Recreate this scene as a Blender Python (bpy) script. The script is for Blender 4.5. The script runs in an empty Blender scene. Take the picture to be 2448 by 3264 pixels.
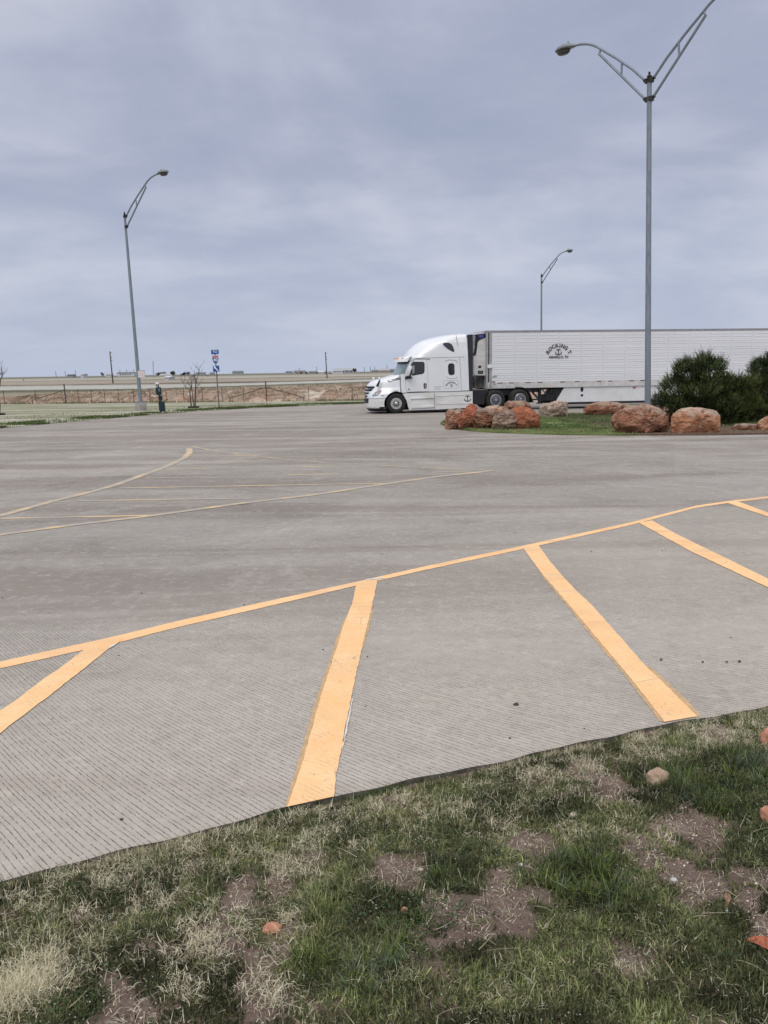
import bpy, bmesh, math, random
import numpy as np
from mathutils import Vector, Matrix, noise as mnoise
random.seed(7); RNG = np.random.default_rng(11)
SC = bpy.context.scene
COL = SC.collection
rad = math.radians

# ------------------------------------------------------------------ camera, sky, sun, exposure
FPX, H, PITCH, ROLL = 2700.0, 2.15, math.atan(449/2700.0), rad(-0.9)
_f = np.array([0, math.cos(PITCH), -math.sin(PITCH)]); _r = np.array([1., 0, 0]); _u = np.cross(_r, _f)
_c, _s = math.cos(ROLL), math.sin(ROLL)
CR, CU, CF = _r*_c+_u*_s, -_r*_s+_u*_c, _f
CAMP = np.array([0, 0, H])
cd = bpy.data.cameras.new('camera'); cam = bpy.data.objects.new('camera', cd); COL.objects.link(cam)
cd.sensor_fit = 'VERTICAL'; cd.sensor_height = 32.64; cd.lens = FPX/100.0
cd.clip_start = 0.05; cd.clip_end = 20000
cam.matrix_world = Matrix(((CR[0], CU[0], -CF[0], 0), (CR[1], CU[1], -CF[1], 0), (CR[2], CU[2], -CF[2], H), (0, 0, 0, 1)))
SC.camera = cam
SC.render.resolution_x, SC.render.resolution_y = 768, 1024
SC.view_settings.view_transform = 'Standard'; SC.view_settings.look = 'None'
SC.view_settings.exposure = 0.0; SC.view_settings.gamma = 1.0; SC.view_settings.use_curve_mapping = False
SUN_EL, SUN_AZ = rad(58), rad(200)      # azimuth clockwise from +Y (behind the camera, a little left)

W = bpy.data.worlds.new('World'); SC.world = W; W.use_nodes = True
nt = W.node_tree; nt.nodes.clear()
def N(t, kind, **kw):
    n = t.nodes.new(kind)
    for k, v in kw.items():
        if k in ('operation', 'blend_type', 'data_type', 'sky_type', 'sun_disc', 'sun_elevation', 'sun_rotation', 'noise_dimensions', 'feature', 'attribute_name', 'vector_type', 'clamp', 'wave_type', 'interpolation_type'):
            setattr(n, k, v)
        else:
            n.inputs[k].default_value = v
    return n
def ramp(t, fac, stops, interp='LINEAR'):
    r = t.nodes.new('ShaderNodeValToRGB'); cr = r.color_ramp; cr.interpolation = interp
    while len(cr.elements) > 1: cr.elements.remove(cr.elements[-1])
    for i, (p, c) in enumerate(stops):
        e = cr.elements[0] if i == 0 else cr.elements.new(p)
        e.position = p; c = c if hasattr(c, '__len__') else (c, c, c)
        e.color = (*c[:3], 1)
    t.links.new(fac, r.inputs[0]); return r.outputs[0]
def mth(t, op, a, b=None, c=None, clamp=False):
    n = t.nodes.new('ShaderNodeMath'); n.operation = op; n.use_clamp = clamp
    for i, v in enumerate((a, b, c)):
        if v is None: continue
        if isinstance(v, (int, float)): n.inputs[i].default_value = v
        else: t.links.new(v, n.inputs[i])
    return n.outputs[0]
def mix(t, fac, a, b, mode='MIX'):
    n = t.nodes.new('ShaderNodeMix'); n.data_type = 'RGBA'; n.blend_type = mode
    for sock, v in ((n.inputs[0], fac), (n.inputs[6], a), (n.inputs[7], b)):
        if isinstance(v, (int, float)): sock.default_value = v
        elif isinstance(v, (tuple, list)): sock.default_value = (*v[:3], 1)
        else: t.links.new(v, sock)
    return n.outputs[2]
def noise(t, vec, scale, detail=3, rough=0.5, dist=0.0):
    n = t.nodes.new('ShaderNodeTexNoise')
    n.inputs['Scale'].default_value = scale; n.inputs['Detail'].default_value = detail
    n.inputs['Roughness'].default_value = rough; n.inputs['Distortion'].default_value = dist
    if vec is not None: t.links.new(vec, n.inputs['Vector'])
    return n.outputs[0]
def mapping(t, vec, scale=(1, 1, 1), rot=(0, 0, 0), loc=(0, 0, 0)):
    n = t.nodes.new('ShaderNodeMapping'); n.inputs['Scale'].default_value = scale
    n.inputs['Rotation'].default_value = rot; n.inputs['Location'].default_value = loc
    t.links.new(vec, n.inputs['Vector']); return n.outputs[0]

sky = N(nt, 'ShaderNodeTexSky', sky_type='NISHITA', sun_disc=False, sun_elevation=SUN_EL, sun_rotation=SUN_AZ)
tc = nt.nodes.new('ShaderNodeTexCoord'); sep = nt.nodes.new('ShaderNodeSeparateXYZ'); nt.links.new(tc.outputs['Generated'], sep.inputs[0])
zz = mth(nt, 'ADD', mth(nt, 'MAXIMUM', sep.outputs[2], 0.0), 0.26)
cmb = nt.nodes.new('ShaderNodeCombineXYZ')
nt.links.new(mth(nt, 'DIVIDE', sep.outputs[0], zz), cmb.inputs[0]); nt.links.new(mth(nt, 'DIVIDE', sep.outputs[1], zz), cmb.inputs[1])
cv = mapping(nt, cmb.outputs[0], (1.0, 1.0, 1), (0, 0, rad(-24)))
n1 = noise(nt, cv, 1.05, 6, 0.55, 0.5); n2 = noise(nt, mapping(nt, cmb.outputs[0], (1, 1.3, 1), (0, 0, rad(-20)), (7, 3, 0)), 3.2, 6, 0.5, 0.2)
cl = mth(nt, 'ADD', mth(nt, 'MULTIPLY', n1, 0.68), mth(nt, 'MULTIPLY', n2, 0.32))
# broad left-to-right tone of the overcast: warmer and lighter to the left
ccol = ramp(nt, cl, [(0.36, (3.6, 4.05, 5.35)), (0.45, (4.15, 4.5, 5.8)), (0.52, (4.9, 5.2, 6.4)), (0.62, (6.2, 6.35, 7.2))])
hz = ramp(nt, sep.outputs[2], [(0.0, 1.0), (0.05, 0.55), (0.22, 0.0)])
ccol = mix(nt, hz, ccol, (5.0, 5.6, 7.1))
# the zenith of an overcast sky is brighter than the part near the horizon
zb = ramp(nt, sep.outputs[2], [(0.5, (1, 1, 1)), (0.9, (2.1, 1.98, 1.7))])
ccol = mix(nt, 1.0, ccol, zb, 'MULTIPLY')
tot = mix(nt, 0.93, sky.outputs[0], ccol)
bg = N(nt, 'ShaderNodeBackground', Strength=0.1); nt.links.new(tot, bg.inputs[0])
wo = nt.nodes.new('ShaderNodeOutputWorld'); nt.links.new(bg.outputs[0], wo.inputs[0])

sl = bpy.data.lights.new('sun', 'SUN'); sl.energy = 1.75; sl.angle = rad(35); sl.color = (1.0, 0.955, 0.89)
so = bpy.data.objects.new('sun', sl); COL.objects.link(so)
sd = Vector((math.sin(SUN_AZ)*math.cos(SUN_EL), math.cos(SUN_AZ)*math.cos(SUN_EL), math.sin(SUN_EL)))
so.rotation_euler = sd.to_track_quat('Z', 'Y').to_euler(); so.location = (0, 0, 60)

# ------------------------------------------------------------------ turning photograph positions into places
def ray(x, y): return (x-1224)/FPX*CR-(y-1632)/FPX*CU+CF
def G(x, y, z=0.0):
    d = ray(x, y); return CAMP+d*(z-H)/d[2]
def AT(x, y, Y):
    d = ray(x, y); return CAMP+d*Y/d[1]
def PROJ(P):
    v = np.asarray(P, float)-CAMP; w = v@CF
    return 1224+FPX*(v@CR)/w, 1632-FPX*(v@CU)/w

# ------------------------------------------------------------------ materials
MATS = {}
def new_mat(name):
    m = bpy.data.materials.new(name); m.use_nodes = True
    t = m.node_tree; b = t.nodes['Principled BSDF']; return m, t, b
def mat(name, c, rough=0.6, metal=0.0, var=0.0, scale=3.0, c2=None, bump=0.0, bscale=30, spec=0.5, coat=0.0, stretch=(1, 1, 1)):
    if name in MATS: return MATS[name]
    m, t, b = new_mat(name)
    b.inputs['Roughness'].default_value = rough; b.inputs['Metallic'].default_value = metal
    b.inputs['Specular IOR Level'].default_value = spec; b.inputs['Coat Weight'].default_value = coat
    o = t.nodes.new('ShaderNodeTexCoord').outputs['Object']
    o = mapping(t, o, stretch)
    if var > 0 or c2 is not None:
        c2 = c2 or tuple(max(0, v*(1-var)) for v in c)
        f = ramp(t, noise(t, o, scale, 5, 0.6), [(0.35, 0.0), (0.65, 1.0)])
        t.links.new(mix(t, f, c, c2), b.inputs['Base Color'])
    else: b.inputs['Base Color'].default_value = (*c, 1)
    if bump > 0:
        bn = N(t, 'ShaderNodeBump', Strength=bump, Distance=0.02); t.links.new(noise(t, o, bscale, 4, 0.6), bn.inputs['Height'])
        t.links.new(bn.outputs[0], b.inputs['Normal'])
    MATS[name] = m; return m
def attr_mat(name, rough=0.7, transl=0.25, emit=None):
    m, t, b = new_mat(name); b.inputs['Roughness'].default_value = rough; b.inputs['Specular IOR Level'].default_value = 0.25
    a = t.nodes.new('ShaderNodeAttribute'); a.attribute_name = 'Col'
    t.links.new(a.outputs['Color'], b.inputs['Base Color'])
    tr = t.nodes.new('ShaderNodeBsdfTranslucent'); t.links.new(a.outputs['Color'], tr.inputs[0])
    mx = t.nodes.new('ShaderNodeMixShader'); mx.inputs[0].default_value = transl
    t.links.new(b.outputs[0], mx.inputs[1]); t.links.new(tr.outputs[0], mx.inputs[2])
    t.links.new(mx.outputs[0], t.nodes['Material Output'].inputs[0]); return m

# ------------------------------------------------------------------ mesh building
class MB:
    def __init__(s): s.v = []; s.f = []
    def add(s, vs, fs):
        n = len(s.v); s.v += [tuple(map(float, p)) for p in vs]; s.f += [tuple(i+n for i in f) for f in fs]; return s
    def box(s, x0, x1, y0, y1, z0, z1):
        return s.add([(x, y, z) for z in (z0, z1) for y in (y0, y1) for x in (x0, x1)],
                     [(0, 2, 3, 1), (4, 5, 7, 6), (0, 1, 5, 4), (2, 6, 7, 3), (0, 4, 6, 2), (1, 3, 7, 5)])
    def prism(s, poly, y0, y1):            # polygon in x,z pushed along y
        n = len(poly); a = [(x, y0, z) for x, z in poly]; b = [(x, y1, z) for x, z in poly]
        return s.add(a+b, [tuple(range(n))[::-1], tuple(range(n, 2*n))]+[(i, (i+1) % n, (i+1) % n+n, i+n) for i in range(n)])
    def zprism(s, poly, z0, z1):
        n = len(poly); a = [(x, y, z0) for x, y in poly]; b = [(x, y, z1) for x, y in poly]
        return s.add(a+b, [tuple(range(n))[::-1], tuple(range(n, 2*n))]+[(i, (i+1) % n, (i+1) % n+n, i+n) for i in range(n)])
    def tube(s, pts, r, n=8, caps=True):
        pts = [Vector(p) for p in pts]; rs = r if hasattr(r, '__len__') else [r]*len(pts)
        base = len(s.v); prev = None
        for i, p in enumerate(pts):
            d = (pts[min(i+1, len(pts)-1)]-pts[max(i-1, 0)]).normalized()
            if prev is None:
                a = Vector((0, 0, 1)) if abs(d.z) < 0.9 else Vector((1, 0, 0)); x = d.cross(a).normalized()
            else:
                x = (prev-d*prev.dot(d)); x = x.normalized() if x.length > 1e-6 else d.orthogonal().normalized()
            prev = x; y = d.cross(x)
            for k in range(n):
                t = 2*math.pi*k/n; q = p+(x*math.cos(t)+y*math.sin(t))*rs[i]; s.v.append(tuple(q))
        m = len(pts)
        for i in range(m-1):
            for k in range(n):
                s.f.append((base+i*n+k, base+i*n+(k+1) % n, base+(i+1)*n+(k+1) % n, base+(i+1)*n+k))
        if caps:
            s.f.append(tuple(base+k for k in range(n))[::-1]); s.f.append(tuple(base+(m-1)*n+k for k in range(n)))
        return s
    def lathe(s, prof, n=32, axis='z', c=(0, 0, 0)):   # prof of (r, h)
        base = len(s.v)
        for r, h in prof:
            for k in range(n):
                t = 2*math.pi*k/n; a, b = r*math.cos(t), r*math.sin(t)
                p = (a, b, h) if axis == 'z' else (a, h, b)
                s.v.append((p[0]+c[0], p[1]+c[1], p[2]+c[2]))
        for i in range(len(prof)-1):
            for k in range(n):
                s.f.append((base+i*n+k, base+i*n+(k+1) % n, base+(i+1)*n+(k+1) % n, base+(i+1)*n+k))
        if prof[0][0] > 1e-4: s.f.append(tuple(base+k for k in range(n))[::-1])
        if prof[-1][0] > 1e-4: s.f.append(tuple(base+(len(prof)-1)*n+k for k in range(n)))
        return s
    def build(s, name, m, parent=None, smooth=False, bevel=0.0, loc=None, split=False):
        if split or name in ('top_rail', 'bottom_rail', 'corner_post', 'side_bead', 'panel_seam', 'battery_box', 'black_trim', 'headlight', 'indicator', 'projector', 'hood_vent', 'trim'):                  # the pieces on the two flanks become two parts
            par = list(range(len(s.v)))
            def fd(i):
                while par[i] != i: par[i] = par[par[i]]; i = par[i]
                return i
            for f in s.f:
                for j in f[1:]: par[fd(j)] = fd(f[0])
            cy = {}
            for i, v in enumerate(s.v): cy.setdefault(fd(i), []).append(v[1])
            sg_ = {k: (sum(v)/len(v) > 1e-6) for k, v in cy.items()}; last = None
            for sd_ in (False, True):
                idx = [i for i in range(len(s.v)) if sg_[fd(i)] == sd_]
                if not idx: continue
                mp = {i: k for k, i in enumerate(idx)}; q = MB(); q.v = [s.v[i] for i in idx]; q.f = [tuple(mp[j] for j in f) for f in s.f if f[0] in mp]
                o = q._one(name, m, parent, smooth, bevel, loc); last = last or o
            return last
        return s._one(name, m, parent, smooth, bevel, loc)
    def _one(s, name, m, parent=None, smooth=False, bevel=0.0, loc=None):
        me = bpy.data.meshes.new(name); me.from_pydata(s.v, [], s.f)
        bm = bmesh.new(); bm.from_mesh(me)
        bmesh.ops.recalc_face_normals(bm, faces=bm.faces)
        if bevel > 0:
            es = [e for e in bm.edges if len(e.link_faces) == 2 and e.calc_face_angle(0) > 0.5]
            if es: bmesh.ops.bevel(bm, geom=es, offset=bevel, segments=2, affect='EDGES', clamp_overlap=True)
        bm.to_mesh(me); bm.free()
        if smooth:
            me.shade_smooth()
            try: me.set_sharp_from_angle(angle=rad(40))
            except Exception: pass
        return link(name, me, m, parent, loc)
def link(name, me, m, parent=None, loc=None):
    o = bpy.data.objects.new(name, me); COL.objects.link(o)
    if m: me.materials.append(m)
    if parent: o.parent = parent
    if loc is not None: o.location = loc
    return o
def np_mesh(name, V, faces_list, colors=None):
    """faces_list: arrays of shape (n, k)."""
    me = bpy.data.meshes.new(name); V = np.asarray(V, np.float32)
    me.vertices.add(len(V)); me.vertices.foreach_set('co', V.ravel())
    tot = sum(f.size for f in faces_list); nf = sum(len(f) for f in faces_list)
    me.loops.add(tot); me.polygons.add(nf)
    me.loops.foreach_set('vertex_index', np.concatenate([f.ravel() for f in faces_list]).astype(np.int32))
    ls = np.concatenate([np.full(len(f), f.shape[1]) for f in faces_list]); st = np.concatenate([[0], np.cumsum(ls)[:-1]])
    me.polygons.foreach_set('loop_start', st.astype(np.int32))
    me.update(calc_edges=True); me.validate()
    if colors is not None:
        a = me.color_attributes.new('Col', 'FLOAT_COLOR', 'POINT')
        a.data.foreach_set('color', np.concatenate([colors, np.ones((len(colors), 1))], 1).astype(np.float32).ravel())
    return me
def tag(o, label=None, cat=None, group=None, kind=None):
    if label: o['label'] = label
    if cat: o['category'] = cat
    if group: o['group'] = group
    if kind: o['kind'] = kind
    return o
def empty(name, loc=(0, 0, 0), rot=(0, 0, 0)):
    o = bpy.data.objects.new(name, None); COL.objects.link(o); o.location = loc; o.rotation_euler = rot
    o.empty_display_size = 0.2; return o
def lerp(a, b, t): return a+(b-a)*t
def sstep(a, b, x):
    t = np.clip((np.asarray(x, float)-a)/(b-a), 0, 1); return t*t*(3-2*t)
def interp(x, xs, ys): return float(np.interp(x, xs, ys))
def text_mb(body, size, bold=0.0, center=True):
    cu = bpy.data.curves.new('t', 'FONT'); cu.body = body; cu.size = size; cu.offset = bold; cu.resolution_u = 3
    if center: cu.align_x = 'CENTER'
    o = bpy.data.objects.new('t', cu); COL.objects.link(o); bpy.context.view_layer.update()
    dg = bpy.context.evaluated_depsgraph_get(); me = bpy.data.meshes.new_from_object(o.evaluated_get(dg))
    vs = [tuple(v.co) for v in me.vertices]; fs = [tuple(p.vertices) for p in me.polygons]
    bpy.data.objects.remove(o); bpy.data.curves.remove(cu); bpy.data.meshes.remove(me); return vs, fs

# ================================================================== GROUND
# ---- concrete
def concrete_mat():
    m, t, b = new_mat('tined_concrete')
    o = t.nodes.new('ShaderNodeTexCoord').outputs['Object']; sp = t.nodes.new('ShaderNodeSeparateXYZ'); t.links.new(o, sp.inputs[0])
    x, y = sp.outputs[0], sp.outputs[1]
    big = noise(t, mapping(t, o, (0.5, 1.0, 1), (0, 0, rad(-8))), 0.22, 4, 0.55, 0.6)
    streak = noise(t, mapping(t, o, (0.3, 1.0, 1), (0, 0, rad(-12))), 0.6, 6, 0.65, 0.9)
    mid = noise(t, o, 1.6, 6, 0.62); fine = noise(t, o, 55, 4, 0.7); vf = noise(t, o, 240, 2, 0.6)
    base = ramp(t, big, [(0.36, (0.24, 0.215, 0.185)), (0.5, (0.355, 0.325, 0.285)), (0.64, (0.455, 0.425, 0.38))])
    base = mix(t, 0.40, base, ramp(t, streak, [(0.34, (0.215, 0.19, 0.168)), (0.5, (0.37, 0.337, 0.295)), (0.66, (0.47, 0.438, 0.39))]))
    base = mix(t, 0.36, base, ramp(t, mid, [(0.3, (0.25, 0.222, 0.19)), (0.7, (0.47, 0.435, 0.385))]))
    base = mix(t, 0.38, base, ramp(t, fine, [(0.3, (0.17, 0.155, 0.145)), (0.55, (0.39, 0.355, 0.315)), (0.75, (0.60, 0.565, 0.51))]))
    base = mix(t, 0.14, base, ramp(t, vf, [(0.3, (0.08, 0.07, 0.065)), (0.7, (0.7, 0.68, 0.64))]))
    bandn = noise(t, mapping(t, o, (0.055, 0.42, 1), (0, 0, rad(17)), (3, 1.5, 0)), 1.0, 5, 0.6, 1.2)
    base = mix(t, ramp(t, bandn, [(0.46, 0.0), (0.56, 0.50), (0.68, 0.66)]), base, (0.205, 0.172, 0.145))
    blot = noise(t, mapping(t, o, (0.8, 1.0, 1), loc=(9, 4, 0)), 0.55, 6, 0.7, 0.5)
    base = mix(t, ramp(t, blot, [(0.52, 0.0), (0.64, 0.38)]), base, (0.20, 0.175, 0.15)); base = mix(t, ramp(t, blot, [(0.34, 0.35), (0.44, 0.0)]), base, (0.52, 0.485, 0.43))
    cs = mapping(t, o, (1/5.2, 1/4.6, 1), (0, 0, rad(17))); fl_ = t.nodes.new('ShaderNodeVectorMath'); fl_.operation = 'FLOOR'; t.links.new(cs, fl_.inputs[0])
    wn2 = t.nodes.new('ShaderNodeTexWhiteNoise'); wn2.noise_dimensions = '3D'; t.links.new(fl_.outputs[0], wn2.inputs['Vector'])
    base = mix(t, 1.0, base, ramp(t, wn2.outputs[0], [(0.0, 0.90), (1.0, 1.0)]), 'MULTIPLY')
    inner = ramp(t, mth(t, 'DIVIDE', mth(t, 'SUBTRACT', y, mth(t, 'MULTIPLY', x, 0.75)), 20.0), [(0.30, 1.0), (0.52, 0.0)])
    base = mix(t, mth(t, 'MULTIPLY', inner, 0.38), base, (0.56, 0.495, 0.42))
    m2 = noise(t, o, 5.5, 6, 0.75); base = mix(t, ramp(t, m2, [(0.5, 0.0), (0.72, .38)]), base, (0.24, 0.205, 0.175)); base = mix(t, ramp(t, noise(t, mapping(t, o, loc=(5, 5, 0)), 7.5, 6, .75), [(0.52, 0.0), (0.74, .5)]), base, (0.60, 0.545, 0.47))
    # oil drips and specks of grit
    sp2 = ramp(t, noise(t, o, 9.0, 3, 0.6), [(0.72, 0.0), (0.76, 1.0)])
    base = mix(t, mth(t, 'MULTIPLY', sp2, 0.4), base, (0.12, 0.11, 0.10))
    sp3 = ramp(t, noise(t, o, 38.0, 2, 0.5), [(0.74, 0.0), (0.77, 1.0)])
    base = mix(t, mth(t, 'MULTIPLY', sp3, 0.75), base, (0.07, 0.06, 0.055))
    # algae tint near the left
    alg = ramp(t, noise(t, mapping(t, o, loc=(3.1, 1.2, 0)), 1.9, 4, 0.6), [(0.64, 0.0), (0.74, 1.0)])
    base = mix(t, mth(t, 'MULTIPLY', alg, 0.22), base, (0.27, 0.33, 0.16))
    # tining: q = y + g(x), irregular spacing, broken lines
    xc = mth(t, 'MINIMUM', x, 4.0); xc = mth(t, 'MAXIMUM', xc, -6.0)
    q = mth(t, 'ADD', y, mth(t, 'SUBTRACT', mth(t, 'MULTIPLY', xc, 0.875), mth(t, 'MULTIPLY', mth(t, 'MULTIPLY', xc, xc), 0.0625)))
    q = mth(t, 'ADD', q, mth(t, 'MULTIPLY', mth(t, 'SUBTRACT', noise(t, o, 2.6, 3, 0.5), 0.5), 0.035))
    q = mth(t, 'ADD', q, mth(t, 'MULTIPLY', mth(t, 'SUBTRACT', noise(t, o, 26, 4, 0.75), 0.5), 0.020))
    k = mth(t, 'DIVIDE', q, 0.043)
    idx = mth(t, 'FLOOR', k); fr = mth(t, 'FRACT', k)
    wn = t.nodes.new('ShaderNodeTexWhiteNoise'); wn.noise_dimensions = '1D'; t.links.new(idx, wn.inputs['W'])
    ctr = mth(t, 'ADD', mth(t, 'MULTIPLY', wn.outputs[0], 0.42), 0.29)
    d = mth(t, 'ABSOLUTE', mth(t, 'SUBTRACT', fr, ctr))
    wdt = mth(t, 'MULTIPLY', mth(t, 'ADD', 0.35, mth(t, 'MULTIPLY', noise(t, o, 18, 4, 0.85), 1.3)), 0.088)
    line = mth(t, 'SUBTRACT', 1.0, mth(t, 'DIVIDE', d, wdt), clamp=True)
    line = mth(t, 'MULTIPLY', line, 2.2, clamp=True)
    brk = ramp(t, noise(t, o, 19, 5, 0.8), [(0.42, 0.12), (0.54, 1.0)])
    zone = ramp(t, noise(t, mapping(t, o, (0.6, 1, 1), loc=(2.0, 5.0, 0)), 0.42, 3, 0.5), [(0.36, 0.15), (0.52, 1.0)])
    near = ramp(t, mth(t, 'DIVIDE', y, 30.0), [(0.2, 1.0), (0.40, 0.8), (0.8, 0.2)])
    nearb = ramp(t, mth(t, 'DIVIDE', y, 30.0), [(0.16, 1.0), (0.26, 0.0)])
    zone = mth(t, 'MAXIMUM', zone, nearb)
    lf = mth(t, 'MULTIPLY', mth(t, 'MULTIPLY', line, brk), mth(t, 'MULTIPLY', zone, near))
    base = mix(t, mth(t, 'MULTIPLY', lf, 0.88), base, (0.055, 0.05, 0.047))
    ge = t.nodes.new('ShaderNodeNewGeometry'); gs_ = t.nodes.new('ShaderNodeSeparateXYZ'); t.links.new(ge.outputs['True Normal'], gs_.inputs[0])
    side = mth(t, 'LESS_THAN', mth(t, 'ABSOLUTE', gs_.outputs[2]), 0.5)
    base = mix(t, side, base, ramp(t, noise(t, o, 14, 5, .7), [(0.35, (0.06, 0.05, 0.04)), (0.65, (0.2, 0.18, 0.155))]))
    t.links.new(base, b.inputs['Base Color'])
    b.inputs['Roughness'].default_value = 0.9; b.inputs['Specular IOR Level'].default_value = 0.25
    hgt = mth(t, 'ADD', mth(t, 'MULTIPLY', fine, 0.35), mth(t, 'MULTIPLY', lf, -1.0))
    bn = N(t, 'ShaderNodeBump', Strength=0.5, Distance=0.004); t.links.new(hgt, bn.inputs['Height']); t.links.new(bn.outputs[0], b.inputs['Normal'])
    return m, lf
M_CONC, _ = concrete_mat()

KA, KB = np.array([-1.70, 3.38]), np.array([2.42, 5.10])          # near edge of the pavement (checked against G())
KA = G(0, 2806)[:2]; KB = G(2448, 2249)[:2]; KM = G(1040, 2546)[:2]
kd = (KB-KA)/np.linalg.norm(KB-KA); kn = np.array([kd[1], -kd[0]])     # kn points towards the camera
def kerb_pt(t):                                                    # t metres along from KA
    L = np.linalg.norm(KB-KA); bow = (KM-KA)@kn; tt = t/L
    b = 4*bow*np.clip(tt, -0.2, 1.2)*(1-np.clip(tt, -0.2, 1.2))
    wob = 0.012*math.sin(t*3.1)+0.008*math.sin(t*7.7+1)+0.006*math.sin(t*17+2)
    return KA+kd*t+kn*(b+wob)
near_edge = [kerb_pt(t) for t in np.arange(-1.2, 6.2, 0.06)]
far_l = [G(0, 1366)[:2], G(120, 1355)[:2], G(240, 1344)[:2], G(500, 1321)[:2], G(700, 1307)[:2], G(900, 1297)[:2], G(1180, 1286)[:2]]
poly = [KA-kd*30]+near_edge+[KB+kd*60, np.array([120, 60]), np.array([110, 84]), np.array([30, 69])]+far_l[::-1]+[np.array([-21, 28]), np.array([-27, 8])]
def ngon_sheet(poly, z0, z1):
    """thick slab of an arbitrary simple polygon, triangulated"""
    from mathutils.geometry import tessellate_polygon
    pl = [Vector((p[0], p[1], 0)) for p in poly]; tri = tessellate_polygon([pl]); n = len(pl)
    mb = MB(); vs = [(p.x, p.y, z1) for p in pl]+[(p.x, p.y, z0) for p in pl]
    mb.add(vs, [tuple(t) for t in tri]+[tuple(i+n for i in t) for t in tri]+[(i, (i+1) % n, (i+1) % n+n, i+n) for i in range(n)])
    return mb
lot = ngon_sheet(poly, -0.3, 0.0).build('parking_lot', M_CONC); tag(lot, kind='structure')

# ---- painted markings
def paint_mat():
    m, t, b = new_mat('yellow_road_paint')
    o = t.nodes.new('ShaderNodeTexCoord').outputs['Object']; sp = t.nodes.new('ShaderNodeSeparateXYZ'); t.links.new(o, sp.inputs[0])
    base = ramp(t, noise(t, o, 2.2, 4, 0.6), [(0.35, (0.92, 0.53, 0.24)), (0.65, (0.95, 0.62, 0.33))])
    base = mix(t, 0.25, base, ramp(t, noise(t, o, 60, 3, 0.6), [(0.35, (0.8, 0.44, 0.19)), (0.65, (0.98, 0.70, 0.42))]))
    vo = t.nodes.new('ShaderNodeTexVoronoi'); vo.feature = 'DISTANCE_TO_EDGE'; vo.inputs['Scale'].default_value = 3.4
    t.links.new(mix(t, 0.16, o, t.nodes.new('ShaderNodeTexNoise').outputs[1]), vo.inputs['Vector'])
    crack = ramp(t, vo.outputs['Distance'], [(0.0, 1.0), (0.012, 0.0)])
    crack = mth(t, 'MULTIPLY', crack, ramp(t, noise(t, o, 2.2, 3, 0.6), [(0.5, 0.0), (0.6, 0.9)]))
    x, y = sp.outputs[0], sp.outputs[1]
    q = mth(t, 'ADD', y, mth(t, 'SUBTRACT', mth(t, 'MULTIPLY', x, 0.875), mth(t, 'MULTIPLY', mth(t, 'MULTIPLY', x, x), 0.0625)))
    q = mth(t, 'ADD', q, mth(t, 'MULTIPLY', mth(t, 'SUBTRACT', noise(t, o, 2.6, 3, 0.5), 0.5), 0.035))
    fr = mth(t, 'FRACT', mth(t, 'DIVIDE', q, 0.043))
    ln = ramp(t, mth(t, 'ABSOLUTE', mth(t, 'SUBTRACT', fr, 0.5)), [(0.0, 1.0), (0.06, 0.6), (0.12, 0.0)])
    ln = mth(t, 'MULTIPLY', ln, ramp(t, noise(t, o, 6, 4, 0.7), [(0.50, 0.0), (0.62, 0.75)]))
    wear = ramp(t, noise(t, o, 26, 5, 0.75), [(0.60, 0.0), (0.68, 0.85)])
    f = mth(t, 'MAXIMUM', mth(t, 'MAXIMUM', crack, ln), wear)
    scuff = ramp(t, noise(t, mapping(t, o, (.35, 1.4, 1), (0, 0, rad(-15))), 1.6, 5, .7), [(0.5, 0.0), (0.66, 0.45)]); f = mth(t, 'MAXIMUM', f, mth(t, 'MULTIPLY', scuff, ramp(t, mth(t, 'DIVIDE', y, 20.0), [(0.22, 0.15), (0.5, 1.0)])))
    base = mix(t, f, base, (0.40, 0.31, 0.22))
    t.links.new(base, b.inputs['Base Color']); b.inputs['Roughness'].default_value = 0.7; b.inputs['Specular IOR Level'].default_value = 0.2
    return m
M_PAINT = paint_mat()
M_PAINTW = mat('old_white_paint_edge', (0.75, 0.73, 0.68), 0.8, var=0.2, scale=20)
def worn_paint():
    m, t, b = new_mat('worn_yellow_paint')
    o = t.nodes.new('ShaderNodeTexCoord').outputs['Object']
    f = ramp(t, noise(t, mapping(t, o, (0.6, 2.0, 1)), 1.4, 5, 0.7), [(0.40, 0.0), (0.53, .95)])
    t.links.new(mix(t, f, (0.68, 0.50, 0.29), (0.41, 0.37, 0.315)), b.inputs['Base Color']); b.inputs['Roughness'].default_value = 0.85
    b.inputs['Specular IOR Level'].default_value = 0.2
    return m
M_PAINTF = worn_paint()
def quad_strip(mb, A, B, z, jit=0.0018, seg=0.04):
    """A, B: two polylines (lists of 2D points) bounding a painted line; edges slightly ragged"""
    def rs(P, n):
        P = np.array(P); d = np.concatenate([[0], np.cumsum(np.linalg.norm(np.diff(P, axis=0), axis=1))])
        s = np.linspace(0, d[-1], n); return np.stack([np.interp(s, d, P[:, 0]), np.interp(s, d, P[:, 1])], 1)
    L = max(np.linalg.norm(np.diff(np.array(A), axis=0), axis=1).sum(), 0.2); n = max(3, int(L/seg))
    a, b = rs(A, n), rs(B, n); a = a+RNG.normal(0, jit, a.shape); b = b+RNG.normal(0, jit, b.shape)
    vs = [(*p, z) for p in a]+[(*p, z) for p in b]
    mb.add(vs, [(i, i+1, n+i+1, n+i) for i in range(n-1)])
def g2(pts): return [G(*p)[:2] for p in pts]
hatch = MB()
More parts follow.
